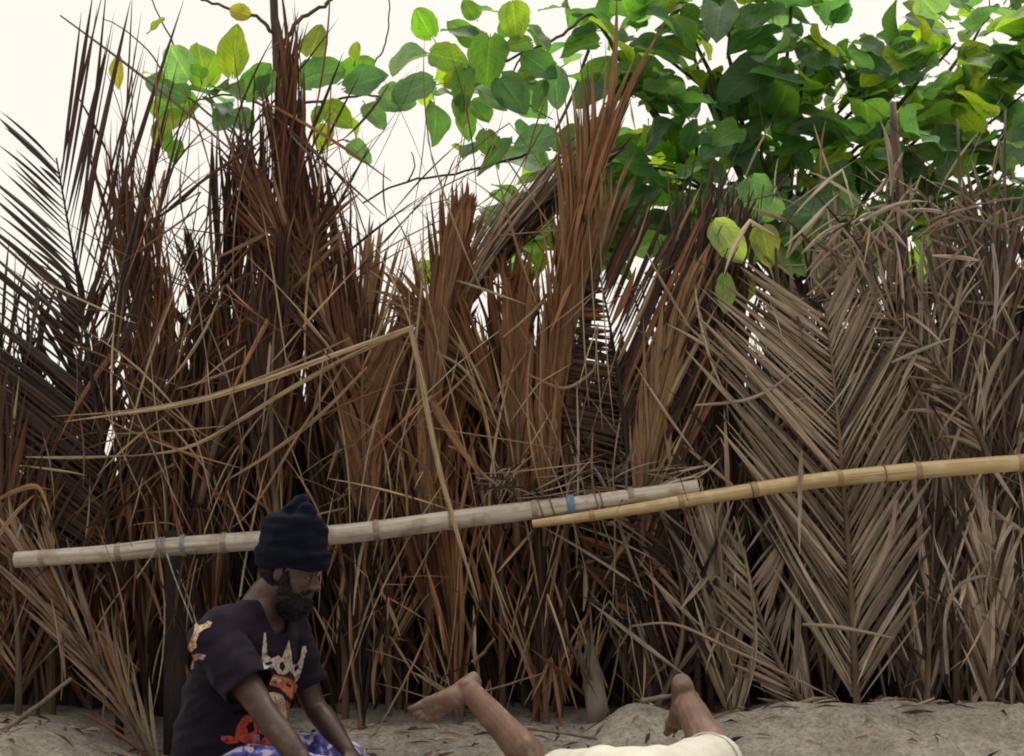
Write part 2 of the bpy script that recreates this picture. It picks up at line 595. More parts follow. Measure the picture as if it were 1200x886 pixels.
Hero((140, 880), (122, 560), (66, 185), 5.74, [(.05,.03,.022),(.07,.04,.028),(.04,.026,.022)], n=54, LL=.68, LR=.0, aL=(50, 34), aR=(27, 21), w=.026, droop=.05, curl=.06, kink=.02, t0=.30,
     jit=1.5, spread=.04, skip=.02, tipL=.8, stem_r=.014, stemmat=M_DARKWOOD_GAP, label='dark comb-like frond with evenly spaced narrow leaflets fanning left from its midrib')
Hero((141, 880), (122, 560), (67, 190), 5.80, [(0.10, 0.055, 0.045), (0.14, 0.075, 0.055), (0.07, 0.04, 0.034)], n=34, LL=.0, LR=1.45, tipL=1.0, aL=(20, 20), aR=(25, 19), w=.020, droop=.0, curl=.06, kink=.02, t0=.35, jit=2.5, spread=.04)
Hero((310, 890), (326, 450), (337, 125), 5.80, BROWN, n=46, LL=.72, LR=.72, aL=(17, 5), aR=(17, 5), w=.020, droop=.0, curl=.12, kink=.05, t0=.28, spread=.10, jit=5.5, tipL=.85,
     label='tallest bundle of rusty brown fronds pointing straight up')
Hero((405, 880), (392, 500), (352, 230), 5.82, DARK + BROWN, n=58, LL=.8, LR=.7, aL=(16, 8), aR=(20, 8), w=.024, droop=.03, curl=.12, t0=.2, spread=.1, jit=4)
Hero((262, 890), (270, 520), (285, 270), 5.9, BROWN + DARK, n=54, LL=.75, LR=.75, aL=(22, 10), aR=(22, 10), w=.022, droop=.05, curl=.15, t0=.2)
Hero((200, 885), (190, 520), (160, 300), 5.88, BROWN, n=48, LL=.8, LR=.7, aL=(20, 8), aR=(22, 10), w=.02, droop=.05, t0=.2)
Hero((60, 870), (45, 600), (-30, 330), 5.84, BROWN, n=48, LL=.7, LR=.75, aL=(36, 30), aR=(22, 14), w=.02, droop=.12, t0=.15)
Hero((20, 870), (10, 640), (-50, 450), 5.70, BROWN + DARK, n=40, LL=.6, LR=.6, aL=(30, 30), aR=(28, 14), w=.024, droop=.2, t0=.1)
Hero((498, 870), (512, 520), (543, 270), 5.78, BROWN, n=60, LL=.7, LR=.6, aL=(20, 6), aR=(14, 6), w=.026, droop=.0, curl=.06, kink=.03, t0=.18, spread=.07, jit=2.5, tipL=.55)
Hero((455, 880), (448, 560), (420, 330), 5.84, BROWN + DARK, n=50, LL=.65, LR=.7, aL=(26, 12), aR=(30, 16), w=.026, t0=.12, curl=.1, jit=3)
Hero((590, 870), (588, 540), (598, 350), 5.80, BROWN, n=44, LL=.55, LR=.6, aL=(20, 10), aR=(20, 10), w=.03, t0=.1)
Hero((628, 870), (645, 500), (692, 235), 5.72, GREENISH + BROWN + BROWN + PALE, n=42, LL=.80, LR=.80, aL=(11, 2), aR=(6, -1), w=.026, droop=.0, curl=.05, kink=.03, t0=.22, spread=.07, jit=2.0, tipL=1.25,
     label='brown frond swept up to a long point in front of the green leaves')
Hero((420, 560), (535, 345), (655, 225), 5.80, BROWN + GREY, n=46, LL=.50, LR=.45, aL=(16, 6), aR=(12, 5), w=.018, droop=.02, curl=.06, t0=.1, jit=3)
Hero((455, 470), (560, 330), (690, 205), 5.90, BROWN + DARK, n=40, LL=.45, LR=.45, aL=(18, 8), aR=(14, 6), w=.016, droop=.03, curl=.1, t0=.05, jit=4)
Hero((655, 870), (672, 520), (708, 300), 5.76, GREENISH + BROWN, n=44, LL=.6, LR=.6, aL=(10, 3), aR=(6, 0), w=.022, droop=.0, curl=.05, kink=.03, t0=.35, jit=2)
Hero((748, 860), (738, 560), (703, 325), 5.66, PALE + BROWN + BROWN, n=50, LL=.30, LR=.95, aL=(66, 74), aR=(24, 36), w=.031, droop=.05, curl=.08, kink=.05, t0=.20, spread=.06, jit=3, stem_r=.014,
     label='frond with a dark midrib, short level leaflets on one side and long ones on the other', stemmat=M_DARKWOOD_GAP)
FAN = [(0.19, 0.092, 0.042), (0.15, 0.070, 0.033), (0.23, 0.122, 0.058)]
frond((438, 640), (425, 500), (428, 385), 5.665, FAN, n=26, LL=.42, LR=.50, aL=(12, 26), aR=(14, 34), w=.036, droop=0, curl=.04, kink=.02, t0=.0, t1=.8, spread=.03, jit=1.5, fold=.35, conv=.1, keep=.9)
frond((500, 640), (512, 420), (540, 270), 5.66, FAN, n=40, LL=.55, LR=.45, aL=(13, 5), aR=(11, 5), w=.036, droop=0, curl=.03, kink=.02, t0=.0, spread=.03, jit=1.5, fold=.35, conv=.22, keep=.9, tipL=.5)
frond((606, 640), (606, 490), (604, 380), 5.655, FAN, n=24, LL=.45, LR=.45, aL=(10, 10), aR=(10, 12), w=.038, droop=0, curl=.03, kink=.04, t0=.0, spread=.03, jit=1.5, fold=.35, conv=.1, keep=.9)
frond((640, 640), (652, 460), (690, 300), 5.645, FAN + [(0.26, 0.15, 0.075)], n=38, LL=.62, LR=.58, aL=(12, 4), aR=(10, 3), w=.036, droop=0, curl=.03, kink=.02, t0=.0, spread=.03, jit=1.5, fold=.35, conv=.18, keep=.8)
frond((752, 640), (770, 480), (815, 330), 5.65, [(0.27, 0.17, 0.085), (0.22, 0.125, 0.06)], n=34, LL=.5, LR=.5, aL=(14, 6), aR=(16, 6), w=.034, droop=0, curl=.03, kink=.02, t0=.0, spread=.03, jit=1.5, fold=.35, conv=.15, keep=.8)
frond((330, 660), (318, 470), (330, 320), 5.68, FAN + DARK, n=34, LL=.55, LR=.55, aL=(14, 5), aR=(14, 5), w=.030, droop=0, curl=.04, kink=.03, t0=.0, spread=.04, jit=2, fold=.35, conv=.15, keep=.8)
frond((445, 540), (385, 385), (285, 205), 5.70, DARK + BROWN, n=36, LL=.5, LR=.55, aL=(20, 10), aR=(14, 8), w=.022, droop=.05, curl=.1, kink=.05, t0=.05, spread=.06, jit=3)
frond((235, 590), (290, 420), (385, 250), 5.70, BROWN, n=34, LL=.5, LR=.5, aL=(14, 8), aR=(22, 12), w=.022, droop=.1, curl=.1, kink=.05, t0=.05, spread=.06, jit=3)
frond((620, 560), (555, 430), (470, 345), 5.69, BROWN, n=30, LL=.4, LR=.45, aL=(22, 16), aR=(14, 8), w=.022, droop=.1, curl=.1, kink=.05, t0=.05, spread=.06, jit=3)
frond((110, 640), (95, 480), (100, 350), 5.92, DARK, n=30, LL=.5, LR=.5, aL=(28, 20), aR=(28, 20), w=.034, t0=.0, spread=.1)
Hero((820, 860), (815, 520), (835, 310), 5.82, PALE + GREY + BROWN, n=50, LL=.7, LR=.6, aL=(20, 12), aR=(16, 8), w=.024, t0=.2, jit=4)
Hero((880, 850), (850, 560), (865, 310), 5.90, GREY + BROWN, n=46, LL=.6, LR=.6, aL=(16, 8), aR=(16, 8), w=.026, t0=.15)
Hero((1006, 860), (990, 590), (968, 365), 5.595, [(0.22, 0.172, 0.125), (0.22, 0.172, 0.125), (0.23, 0.18, 0.13), (0.36, 0.295, 0.22), (0.10, 0.073, 0.053)], n=56, keep=.5, LL=.85, LR=.60, aL=(27, 50), aR=(34, 30), w=.029, droop=.03, curl=.08, kink=.05, t0=.06, spread=.05, jit=2.5, skip=.03,
     stem_r=.013, label='grey frond with a straight midrib and chevron leaflets crossing under the yellow bamboo')
frond((962, 850), (905, 760), (872, 640), 5.61, [(0.25, 0.195, 0.14), (0.30, 0.24, 0.175)], n=26, LL=.3, LR=.42, aL=(30, 26), aR=(34, 50), w=.026, droop=.05, curl=.06, kink=.08, t0=.0, spread=.05, jit=3, keep=.75)
frond((1165, 560), (1100, 430), (985, 330), 5.64, GREY, n=34, LL=.34, LR=.45, aL=(38, 30), aR=(40, 30), w=.02, droop=.5, curl=.2, kink=.3, t0=.1, spread=.1, jit=7, keep=.5)
Hero((1065, 850), (1055, 560), (1030, 300), 5.80, GREY + GREY + BROWN, n=48, LL=.6, LR=.6, aL=(24, 20), aR=(18, 10), w=.026, t0=.1, kink=.25, droop=.3)
Hero((1120, 850), (1118, 520), (1108, 300), 5.74, GREY, n=52, LL=.62, LR=.6, aL=(16, 10), aR=(18, 10), w=.026, t0=.1, jit=4)
Hero((1185, 850), (1178, 520), (1150, 270), 5.70, GREY + GREY + BROWN, n=50, LL=.7, LR=.7, aL=(20, 12), aR=(20, 12), w=.026, t0=.1)
Hero((1240, 850), (1235, 520), (1205, 290), 5.78, GREY, n=46, LL=.7, LR=.6, aL=(24, 14), aR=(20, 12), w=.026, t0=.1)
Hero((950, 850), (945, 560), (985, 290), 5.84, GREY, n=48, LL=.55, LR=.65, aL=(20, 18), aR=(34, 44), w=.022, t0=.1, kink=.12)
Hero((915, 850), (905, 600), (930, 350), 5.76, GREY, n=40, LL=.45, LR=.6, aL=(22, 16), aR=(40, 40), w=.022, t0=.35, kink=.1)
Hero((190, 905), (105, 760), (25, 640), 5.62, BROWN + GREY, n=36, LL=.55, LR=.5, aL=(16, 8), aR=(20, 10), w=.02, droop=.1, t0=.02, label='low frond slanting up to the left below the grey bamboo')
Hero((540, 865), (532, 740), (520, 630), 5.66, BROWN, n=26, LL=.62, LR=.62, aL=(8, 3), aR=(8, 3), w=.024, t0=.0, kink=.1)
Hero((425, 880), (420, 760), (418, 640), 5.68, BROWN + DARK, n=26, LL=.62, LR=.62, aL=(8, 3), aR=(8, 3), w=.024, t0=.0, kink=.1)
Hero((640, 860), (636, 740), (630, 630), 5.67, BROWN + DARK, n=28, LL=.62, LR=.62, aL=(8, 3), aR=(8, 3), w=.024, t0=.0, kink=.1)
Hero((745, 860), (800, 740), (770, 600), 5.66, GREY + BROWN + DARK, n=30, LL=.5, LR=.4, aL=(40, 40), aR=(10, 8), w=.028, t0=.0, kink=.1)
Hero((860, 850), (845, 740), (838, 610), 5.66, GREY, n=26, LL=.45, LR=.4, aL=(18, 12), aR=(20, 10), w=.03, t0=.0, kink=.1)
Hero((1085, 845), (1090, 720), (1095, 600), 5.66, GREY, n=26, LL=.45, LR=.4, aL=(20, 12), aR=(16, 10), w=.032, t0=.0, kink=.2)
Hero((1160, 845), (1165, 720), (1160, 600), 5.66, GREY, n=26, LL=.45, LR=.4, aL=(20, 12), aR=(16, 10), w=.034, t0=.0, kink=.2)
Hero((255, 900), (250, 760), (262, 640), 5.72, BROWN, n=26, LL=.62, LR=.62, aL=(8, 3), aR=(8, 3), w=.024, t0=.0, kink=.1)

# loose torn leaflets and fibres caught between the fronds: far too many to count
mbx = MB()


def scatter(n, x0, x1, y0, y1, Y0, Y1, ang, spr, L0, L1, w0, w1, pal, kink=.3, droop=.4):
    for _ in range(n):
        p = P(random.uniform(x0, x1), random.uniform(y0, y1), random.uniform(Y0, Y1))
        a = R(random.gauss(ang, spr))
        d = V((math.cos(a), random.uniform(-.12, .12), math.sin(a)))
        if random.random() < .5: p, d = p, d
        L = random.uniform(L0, L1)
        cv = V((random.uniform(-.5, .5), random.uniform(-.2, .2), random.uniform(-.4, .4)))
        blade(mbx, path_blade(p, d, L, 7, droop * random.uniform(0, 1.4), cv, kink), random.uniform(w0, w1), jitter(random.choice(pal)), fold=random.uniform(.2, .9))


scatter(150, -20, 720, 560, 850, 5.64, 5.78, 90, 13, .15, .5, .008, .022, BROWN + BROWN + PALE, .12, .1)
scatter(110, 700, 1220, 540, 845, 5.66, 5.80, 92, 10, .2, .6, .008, .020, GREY, .2, .1)
scatter(42, 20, 480, 390, 640, 5.62, 5.74, 20, 45, .25, .7, .007, .014, PALE + BROWN, .12, .2)
scatter(140, 900, 1215, 225, 420, 5.60, 5.82, 60, 65, .12, .45, .009, .024, GREY + GREY + [(0.5, 0.43, 0.34), (0.55, 0.49, 0.40)], .6, .6)
scatter(12, 800, 900, 380, 600, 5.60, 5.68, 120, 16, .2, .6, .008, .02, GREY + [(0.5, 0.42, 0.31)], .1, .2)
scatter(30, 720, 860, 590, 800, 5.60, 5.70, 125, 18, .2, .6, .008, .022, GREY, .2, .2)
scatter(50, 1040, 1220, 560, 840, 5.60, 5.70, 88, 14, .2, .55, .008, .024, GREY + [(0.5, 0.43, 0.34)], .35, .3)
scatter(60, 440, 760, 640, 850, 5.62, 5.70, 90, 22, .12, .4, .008, .022, BROWN + PALE, .25, .2)
scatter(60, 540, 830, 552, 590, 5.55, 5.62, 12, 22, .10, .32, .005, .014, GREY + [(0.06, 0.045, 0.035)], .3, .2)
scatter(150, -10, 1210, 330, 850, 5.56, 5.66, 90, 40, .08, .4, .0022, .0055, BROWN + GREY + PALE, .4, .5)
scatter(16, 180, 235, 640, 870, 5.56, 5.6, 92, 10, .15, .5, .008, .02, BROWN + DARK, .1, .1)
scatter(75, 130, 720, 420, 850, 5.57, 5.66, 90, 13, .35, 1.0, .006, .012, PALE + [(0.42, 0.33, 0.21)], .2, .12)
scatter(45, 100, 720, 330, 640, 5.58, 5.66, 90, 48, .3, .7, .005, .011, BROWN + PALE, .2, .2)
scatter(70, 130, 460, 150, 420, 5.62, 5.9, 85, 32, .3, .8, .007, .016, BROWN + DARK, .1, .1)
# wiry fibres along the ragged top
scatter(110, 120, 700, 200, 400, 5.7, 6.0, 75, 40, .25, .75, .004, .008, DARK + BROWN, .15, .2)
scatter(60, 820, 1210, 200, 340, 5.7, 6.0, 85, 35, .15, .5, .005, .012, GREY + DARK, .3, .2)
o = mbx.build('loose_leaflets', M_DRY, fence)
o['kind'] = 'stuff'

mbx = MB()  # dark blades added behind the fronds, painting the gaps as shade
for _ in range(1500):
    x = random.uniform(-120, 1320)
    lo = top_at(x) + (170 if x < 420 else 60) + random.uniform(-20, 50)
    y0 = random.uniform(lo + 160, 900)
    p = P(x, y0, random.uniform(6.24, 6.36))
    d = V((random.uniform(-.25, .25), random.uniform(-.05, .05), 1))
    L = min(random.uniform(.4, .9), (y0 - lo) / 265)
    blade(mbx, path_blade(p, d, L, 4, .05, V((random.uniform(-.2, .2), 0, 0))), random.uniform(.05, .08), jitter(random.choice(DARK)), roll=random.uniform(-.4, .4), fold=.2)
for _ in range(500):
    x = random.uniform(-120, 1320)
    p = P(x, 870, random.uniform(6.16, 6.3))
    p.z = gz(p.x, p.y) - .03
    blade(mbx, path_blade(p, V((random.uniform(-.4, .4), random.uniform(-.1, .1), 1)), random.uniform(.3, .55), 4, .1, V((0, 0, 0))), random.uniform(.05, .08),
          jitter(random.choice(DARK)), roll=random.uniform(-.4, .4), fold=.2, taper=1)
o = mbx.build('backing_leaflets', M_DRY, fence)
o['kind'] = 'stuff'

# fence posts: an added dark one painting a shaded gap, and a stump
mb = MB()
pp = [P(207, 905, 5.66), P(206, 780, 5.67), P(205, 700, 5.68), P(204, 622, 5.70)]
mb.tube(pp, [.052, .047, .042, .036], 10)
o = mb.build('post', M_DARKWOOD_GAP, fence, smooth=True); o['label'] = 'dark post standing in for the shaded gap beside the seated man'
mb = MB()
mb.tube([P(702, 858, 5.60), P(699, 825, 5.61), P(694, 790, 5.63), P(690, 765, 5.64)], [.046, .044, .040, .030], 12)
for k in range(7):
    blade(mb, path_blade(P(690 + random.uniform(-8, 8), 800, 5.59), V((random.uniform(-.3, .2), -.1, 1)), random.uniform(.1, .25), 5, .1, V((0, 0, 0))), .03, jitter((.8, .7, .6)), fold=.3)
o = mb.build('post', M_WOOD, fence, smooth=True); o['label'] = 'short grey stump of a post with frayed top'
# thick frond butts that rise at the right
for (a, b, c, r) in (((1056, 330), (1053, 220), (1046, 120), .036), ((1130, 420), (1128, 290), (1122, 140), .013), ((1178, 430), (1176, 300), (1178, 130), .012)):
    mb = MB()
    q = [P(*a, 5.86), P(*b, 5.87), P(*c, 5.88)]
    mb.tube([bez(q[0], q[1], q[2], i / 8) for i in range(9)], [r * (1.1 - .7 * i / 8) for i in range(9)], 8)
    mb.build('frond_stalk', M_STEM, fence, smooth=True)


# ------------------------------------------------------------------ bamboo rails
def bamboo(name, pxs, Y, rad, mat, label, nodes, hollow_end=False, org=0):
    pts3 = [P(x, y, Yy) for (x, y), Yy in zip(pxs, Y)]
    root = empty(name, pts3[0])
    tag(root, label, 'bamboo pole')
    # resample by Catmull-Rom
    fine, n = [], 26
    for i in range(len(pts3) - 1):
        p0, p1, p2, p3 = pts3[max(i - 1, 0)], pts3[i], pts3[i + 1], pts3[min(i + 2, len(pts3) - 1)]
        for k in range(n):
            t = k / n
            fine.append(0.5 * ((2 * p1) + (p2 - p0) * t + (2 * p0 - 5 * p1 + 4 * p2 - p3) * t * t + (3 * p1 - p0 - 3 * p2 + p3) * t ** 3))
    fine.append(pts3[-1])
    m = len(fine)
    rr = []
    for i in range(m):
        q = i / (m - 1) * (len(rad) - 1)
        j = min(int(q), len(rad) - 2)
        rr.append((rad[j] + (rad[j + 1] - rad[j]) * (q - j)) * (1 + .02 * noise.noise(V((i * .05, 3, 1)))))
    mb = MB()
    n0 = 18
    mb.tube(fine, rr, n0, cap=not hollow_end)
    if hollow_end:   # the cut end shows wall thickness; the bore's shade is tinted in
        e, d = fine[-1], (fine[-1] - fine[-3]).normalized()
        inner = [e, e - d * .12]
        k = len(mb.v)
        mb.tube(inner, [rr[-1] * .72, rr[-1] * .70], n0, cap=False, col=(.45, .38, .3))
        mb.f += [((m - 1) * n0 + j, (m - 1) * n0 + (j + 1) % n0, k + (j + 1) % n0, k + j) for j in range(n0)]
        mb.m += [0] * n0
        mb.add([V(mb.v[k + n0 + j]) for j in range(n0)], [tuple(range(n0))], [(.2, .17, .14)] * n0)
        mb.f.append(tuple(range(n0 - 1, -1, -1))); mb.m.append(0)
    mb.build('culm', mat, root, smooth=True)
    for f in nodes:
        i = int(f * (m - 1))
        i = min(max(i, 1), m - 2)
        mb = MB()
        d = (fine[i + 1] - fine[i - 1]).normalized()
        p, r = fine[i], rr[i]
        mb.tube([p - d * .012, p - d * .005, p, p + d * .004, p + d * .009, p + d * .013], [r * 1.005, r * 1.07, r * 1.15, r * 1.02, r * 1.10, r * 1.004], n0, cap=False, col=(.68, .62, .56))
        mb.build('node_ring', mat, root, smooth=True)
    return root, fine, rr


def tie(root, fine, rr, x, mat, width, turns, name='tie', tail=0, thick=.0045):
    """a wrapped band on the pole, nearest to the pixel column x, with hanging ends"""
    best = min(range(len(fine)), key=lambda i: abs(fine[i].x - P(x, 600, fine[i].y).x))
    best = min(max(best, 2), len(fine) - 3)
    d = (fine[best + 1] - fine[best - 1]).normalized()
    mb = MB()
    u = d.orthogonal().normalized(); w = d.cross(u)
    pts = []
    n = 22
    for k in range(turns * n + 1):
        a = 2 * math.pi * k / n
        s = (k / (turns * n) - .5) * width
        pts.append(fine[best] + d * s + (u * math.cos(a) + w * math.sin(a)) * (rr[best] * 1.08 + random.uniform(0, .002)))
    mb.tube(pts, [thick] * len(pts), 6)
    for k in range(tail):
        q = fine[best] + V((random.uniform(-.03, .03), -rr[best] * 1.1, random.uniform(-.02, .02)))
        pp = path_blade(q, V((random.uniform(-.4, .3), -.1, -.8)), random.uniform(.12, .3), 8, .5, V((random.uniform(-.6, .6), 0, 0)))
        mb.tube(pp, [.0032] * len(pp), 5)
    return mb.build(name, mat, root, smooth=True)


r1, f1, rr1 = bamboo('bamboo_pole', [(18, 656), (120, 649), (210, 640), (400, 626), (540, 608), (680, 591), (818, 571)],
                     [5.56, 5.56, 5.56, 5.55, 5.55, 5.54, 5.53], (.031, .035, .039, .037, .030), M_BAM_W,
                     'long weathered grey white bamboo pole with a cut hollow end, behind the seated man', (.065, .21, .39, .55, .655, .77, .90), True)
tie(r1, f1, rr1, 214, M_PALEBLUE, .016, 3, 'blue_tie', 0, .003)
tie(r1, f1, rr1, 192, M_STRING, .04, 3, 'string_tie', 2, .003)
tie(r1, f1, rr1, 667, M_BLUE, .026, 6, 'blue_tie', 0)
tie(r1, f1, rr1, 640, M_WOOD, .09, 2, 'string_tie', 0, .003)
tie(r1, f1, rr1, 702, M_WOOD, .04, 2, 'string_tie', 1, .003)
r2, f2, rr2 = bamboo('bamboo_pole', [(624, 614), (730, 599), (840, 581), (945, 565), (1060, 553), (1200, 542), (1330, 533)],
                     [5.515, 5.49, 5.48, 5.50, 5.52, 5.52, 5.52], (.016, .027, .033, .033), M_BAM_Y,
                     'smooth yellow bamboo pole tapering toward the blue tie and rising to the right', (.12, .27, .41, .56, .69, .83))
tie(r2, f2, rr2, 1035, M_WOOD, .008, 1, 'string_tie', 0, .0022)
tie(r2, f2, rr2, 880, M_WOOD, .008, 1, 'string_tie', 0, .0022)


# ------------------------------------------------------------------ single long blades that hang clear of the fence
def loose_blade(pxs, Y, w, col, label, fold=.5, roll=.35):
    w *= .68
    col = jitter(tuple(x * .88 for x in col), .05)
    q = [P(x, y, Y[0] + (Y[-1] - Y[0]) * i / max(1, len(pxs) - 1)) for i, (x, y) in enumerate(pxs)]
    pts = []
    for i in range(len(q) - 1):
        p0, p1, p2, p3 = q[max(i - 1, 0)], q[i], q[i + 1], q[min(i + 2, len(q) - 1)]
        for k in range(6):
            t = k / 6
            pts.append(0.5 * ((2 * p1) + (p2 - p0) * t + (2 * p0 - 5 * p1 + 4 * p2 - p3) * t * t + (3 * p1 - p0 - 3 * p2 + p3) * t ** 3))
    pts.append(q[-1])
    mb = MB()
    blade(mb, pts, w, col, roll=roll, fold=fold, taper=.5)
    o = mb.build('palm_leaflet', M_DRY, origin=q[0])
    tag(o, label, 'palm leaf', 'loose palm leaflets caught on the fence')
    return o


loose_blade([(480, 388), (492, 440), (512, 540), (535, 625), (561, 706)], (5.5, 5.46), .034, (.50, .38, .24), 'pale stiff leaflet hanging down across the grey bamboo pole')
loose_blade([(484, 382), (400, 412), (300, 448), (210, 474), (75, 494)], (5.52, 5.56), .036, (.46, .35, .21), 'long tan leaflet stretched level over the dark fronds at left, upper one of a pair')
loose_blade([(482, 386), (420, 412), (340, 455), (230, 520), (150, 535)], (5.54, 5.58), .030, (.40, .28, .15), 'long tan leaflet slanting down below the level pair, from the same bend')
loose_blade([(410, 396), (330, 432), (250, 462), (160, 480), (60, 488)], (5.55, 5.58), .020, (.34, .24, .14), 'thin tan leaflet stretched level over the dark fronds, lower one of a pair')
loose_blade([(430, 430), (370, 490), (310, 535), (262, 565)], (5.57, 5.6), .026, (.33, .22, .12), 'brown leaflet slanting steeply down to the left above the man\'s cap')
loose_blade([(408, 20 + 395), (395, 440), (355, 500), (300, 590), (270, 620)], (5.56, 5.58), .018, (.28, .19, .11), 'thin brown leaflet running down to the left behind the man\'s cap')
loose_blade([(-10, 590), (20, 575), (45, 572), (60, 610)], (5.5, 5.5), .030, (.36, .22, .11), 'orange brown leaflet folded over at the left edge above the bamboo pole')
loose_blade([(-10, 640), (15, 605), (40, 580)], (5.52, 5.5), .024, (.40, .26, .14), 'short orange brown leaflet crossing the left end of the bamboo pole')
loose_blade([(512, 413), (545, 435), (565, 475), (578, 545), (585, 590)], (5.58, 5.6), .022, (.36, .27, .17), 'tan leaflet bent over in a hook above the middle of the grey pole')
loose_blade([(525, 523), (545, 532), (570, 560), (605, 580)], (5.56, 5.58), .024, (.32, .22, .13), 'short tan leaflet arched above the grey pole left of the blue tie')
loose_blade([(617, 438), (660, 455), (692, 438), (697, 425)], (5.6, 5.6), .020, (.36, .26, .16), 'small upturned tan leaflet beside the tall swept up brown frond')
loose_blade([(590, 395), (625, 365), (636, 350)], (5.6, 5.6), .016, (.40, .31, .2), 'short pale leaflet tip poking up left of the tall swept up frond')
loose_blade([(677, 600), (678, 520), (676, 450)], (5.56, 5.6), .016, (.42, .34, .24), 'thin grey upright blade rising from the blue tie')
loose_blade([(740, 734), (790, 732), (850, 758), (930, 795), (985, 822)], (5.5, 5.48), .022, (.36, .29, .21), 'long grey leaflet lying slanted low on the fence above the sand mound')
loose_blade([(940, 732), (985, 736), (1048, 748)], (5.5, 5.5), .028, (.40, .32, .24), 'pale flat leaflet lying level across the chevron frond below the yellow pole')
loose_blade([(1110, 790), (1108, 730), (1122, 690), (1150, 676), (1172, 680)], (5.5, 5.48), .026, (.38, .31, .23), 'pale leaflet bent to the right like a cane near the right edge')
loose_blade([(1050, 585), (1040, 640), (1010, 700), (1000, 740)], (5.5, 5.52), .034, (.38, .30, .22), 'broad grey leaflet hanging slanted from the yellow pole')
loose_blade([(815, 475), (870, 470), (905, 455), (935, 432)], (5.56, 5.58), .024, (.44, .36, .27), 'pale curved leaflet lying across the fanned grey leaflets')
loose_blade([(1100, 398), (1120, 360), (1155, 300)], (5.6, 5.62), .018, (.44, .38, .30), 'pale straight leaflet slanting up in the crumpled right part of the fence')
loose_blade([(1045, 425), (1085, 408), (1118, 396)], (5.58, 5.6), .024, (.42, .36, .29), 'pale grey stub of a leaflet lying level in the crumpled right part')
loose_blade([(1163, 285), (1168, 330), (1164, 400)], (5.58, 5.58), .026, (.46, .41, .34), 'whitish leaflet hanging straight down near the right edge')
loose_blade([(860, 605), (880, 690), (885, 770), (868, 838)], (5.55, 5.52), .020, (.33, .26, .18), 'grey brown leaflet bowed downward below the yellow pole')
loose_blade([(70, 18), (160, 85), (240, 150), (312, 212)], (5.9, 5.86), .020, (.20, .13, .085), 'straight brown blade slanting across the sky in front of the left leaf cluster', .9)
loose_blade([(1095, 818), (1062, 832), (1066, 842)], (5.4, 5.38), .016, (.45, .38, .3), 'small pale leaf tip poking out of the right sand mound')

# ------------------------------------------------------------------ trees behind the fence
LEAFCOL = [(0.085, 0.175, 0.032), (0.13, 0.215, 0.028), (0.065, 0.15, 0.055), (0.06, 0.14, 0.085), (0.17, 0.235, 0.03), (0.09, 0.175, 0.12), (0.07, 0.155, 0.04), (0.115, 0.20, 0.14), (0.05, 0.12, 0.055)]


def leaf(mb, root, d, up, L, W, col, cup=.25, bend=.3, petiole=.06):
    """a broad rounded leaf with a folded middle, wavy edge and drooping tip"""
    d = d.normalized()
    s = d.cross(up)
    if s.length < .1: s = d.orthogonal()
    s.normalize()
    nrm = s.cross(d).normalized()
    p = root + d * petiole
    mb.tube([root, root + d * petiole * .5, p], [.004, .003, .003], 4, cap=False, col=(.12, .15, .03))
    st = 12
    rnd = random.random()
    verts, strip = [], []
    ph = random.uniform(0, 6)
    heart = random.uniform(0, .09)
    lop = [random.uniform(.93, 1.06) for _ in range(st * 2)]
    pw = random.uniform(.62, 1.0)
    for i in range(st):
        q = i / (st - 1)
        w = W * .5 * (math.sin(math.pi * min(1, q ** pw * .97 + .03)) ** .62) if 0 < q < 1 else W * (.10 if q == 0 else .02)
        dd = (d - nrm * bend * q * 1.2).normalized()
        if i: p = p + dd * L / (st - 1)
        n2 = s.cross(dd).normalized()
        for u in (-1, -.55, 0, .55, 1):
            wav = .055 * L * math.sin(q * 9 + ph + u * 2) * abs(u)
            back = -dd * L * heart * abs(u) * (1 - q) * 2
            verts.append(p + s * u * w * (lop[i * 2 + (u > 0)] if abs(u) == 1 else 1) + n2 * (cup * abs(u) ** 1.4 * w + wav) + back)
            strip.append((u, q, rnd))
    faces = []
    for i in range(st - 1):
        for k in range(4):
            a = i * 5 + k
            faces.append((a, a + 1, a + 6, a + 5))
    mb.add(verts, faces, [col] * len(verts), strip)


def leaf_cluster(mb, c, n, rad, size, cols=LEAFCOL, squash=1.0):
    for k in range(n):
        a = random.uniform(0, 2 * math.pi)
        e = random.uniform(-.5, .75)
        d = V((math.cos(a) * math.cos(e), math.sin(a) * math.cos(e), math.sin(e)))
        off = V((d.x, d.y, d.z * squash)) * rad * random.random() ** .5
        dd = (d + V((0, 0, random.uniform(-.6, .35)))).normalized()
        upv = V((random.uniform(-.6, .6), random.uniform(-1.0, .45), random.uniform(.2, 1)))
        L = size * random.uniform(.5, 1.18)
        leaf(mb, c + off, dd, upv, L, L * random.uniform(.55, .92), jitter(random.choice(cols), .28), random.uniform(.05, .6), random.uniform(-.1, .75), random.uniform(.02, .09))


def limb(mb, pts, r0, r1, wob=.03, n=7):
    out = []
    for i in range(len(pts) - 1):
        p0, p1, p2, p3 = pts[max(i - 1, 0)], pts[i], pts[i + 1], pts[min(i + 2, len(pts) - 1)]
        for k in range(6):
            t = k / 6
            q = 0.5 * ((2 * p1) + (p2 - p0) * t + (2 * p0 - 5 * p1 + 4 * p2 - p3) * t * t + (3 * p1 - p0 - 3 * p2 + p3) * t ** 3)
            out.append(q + V((random.uniform(-wob, wob), random.uniform(-wob, wob), random.uniform(-wob, wob))) * .5)
    out.append(pts[-1])
    m = len(out)
    mb.tube(out, [r0 + (r1 - r0) * (i / (m - 1)) ** .7 for i in range(m)], n)


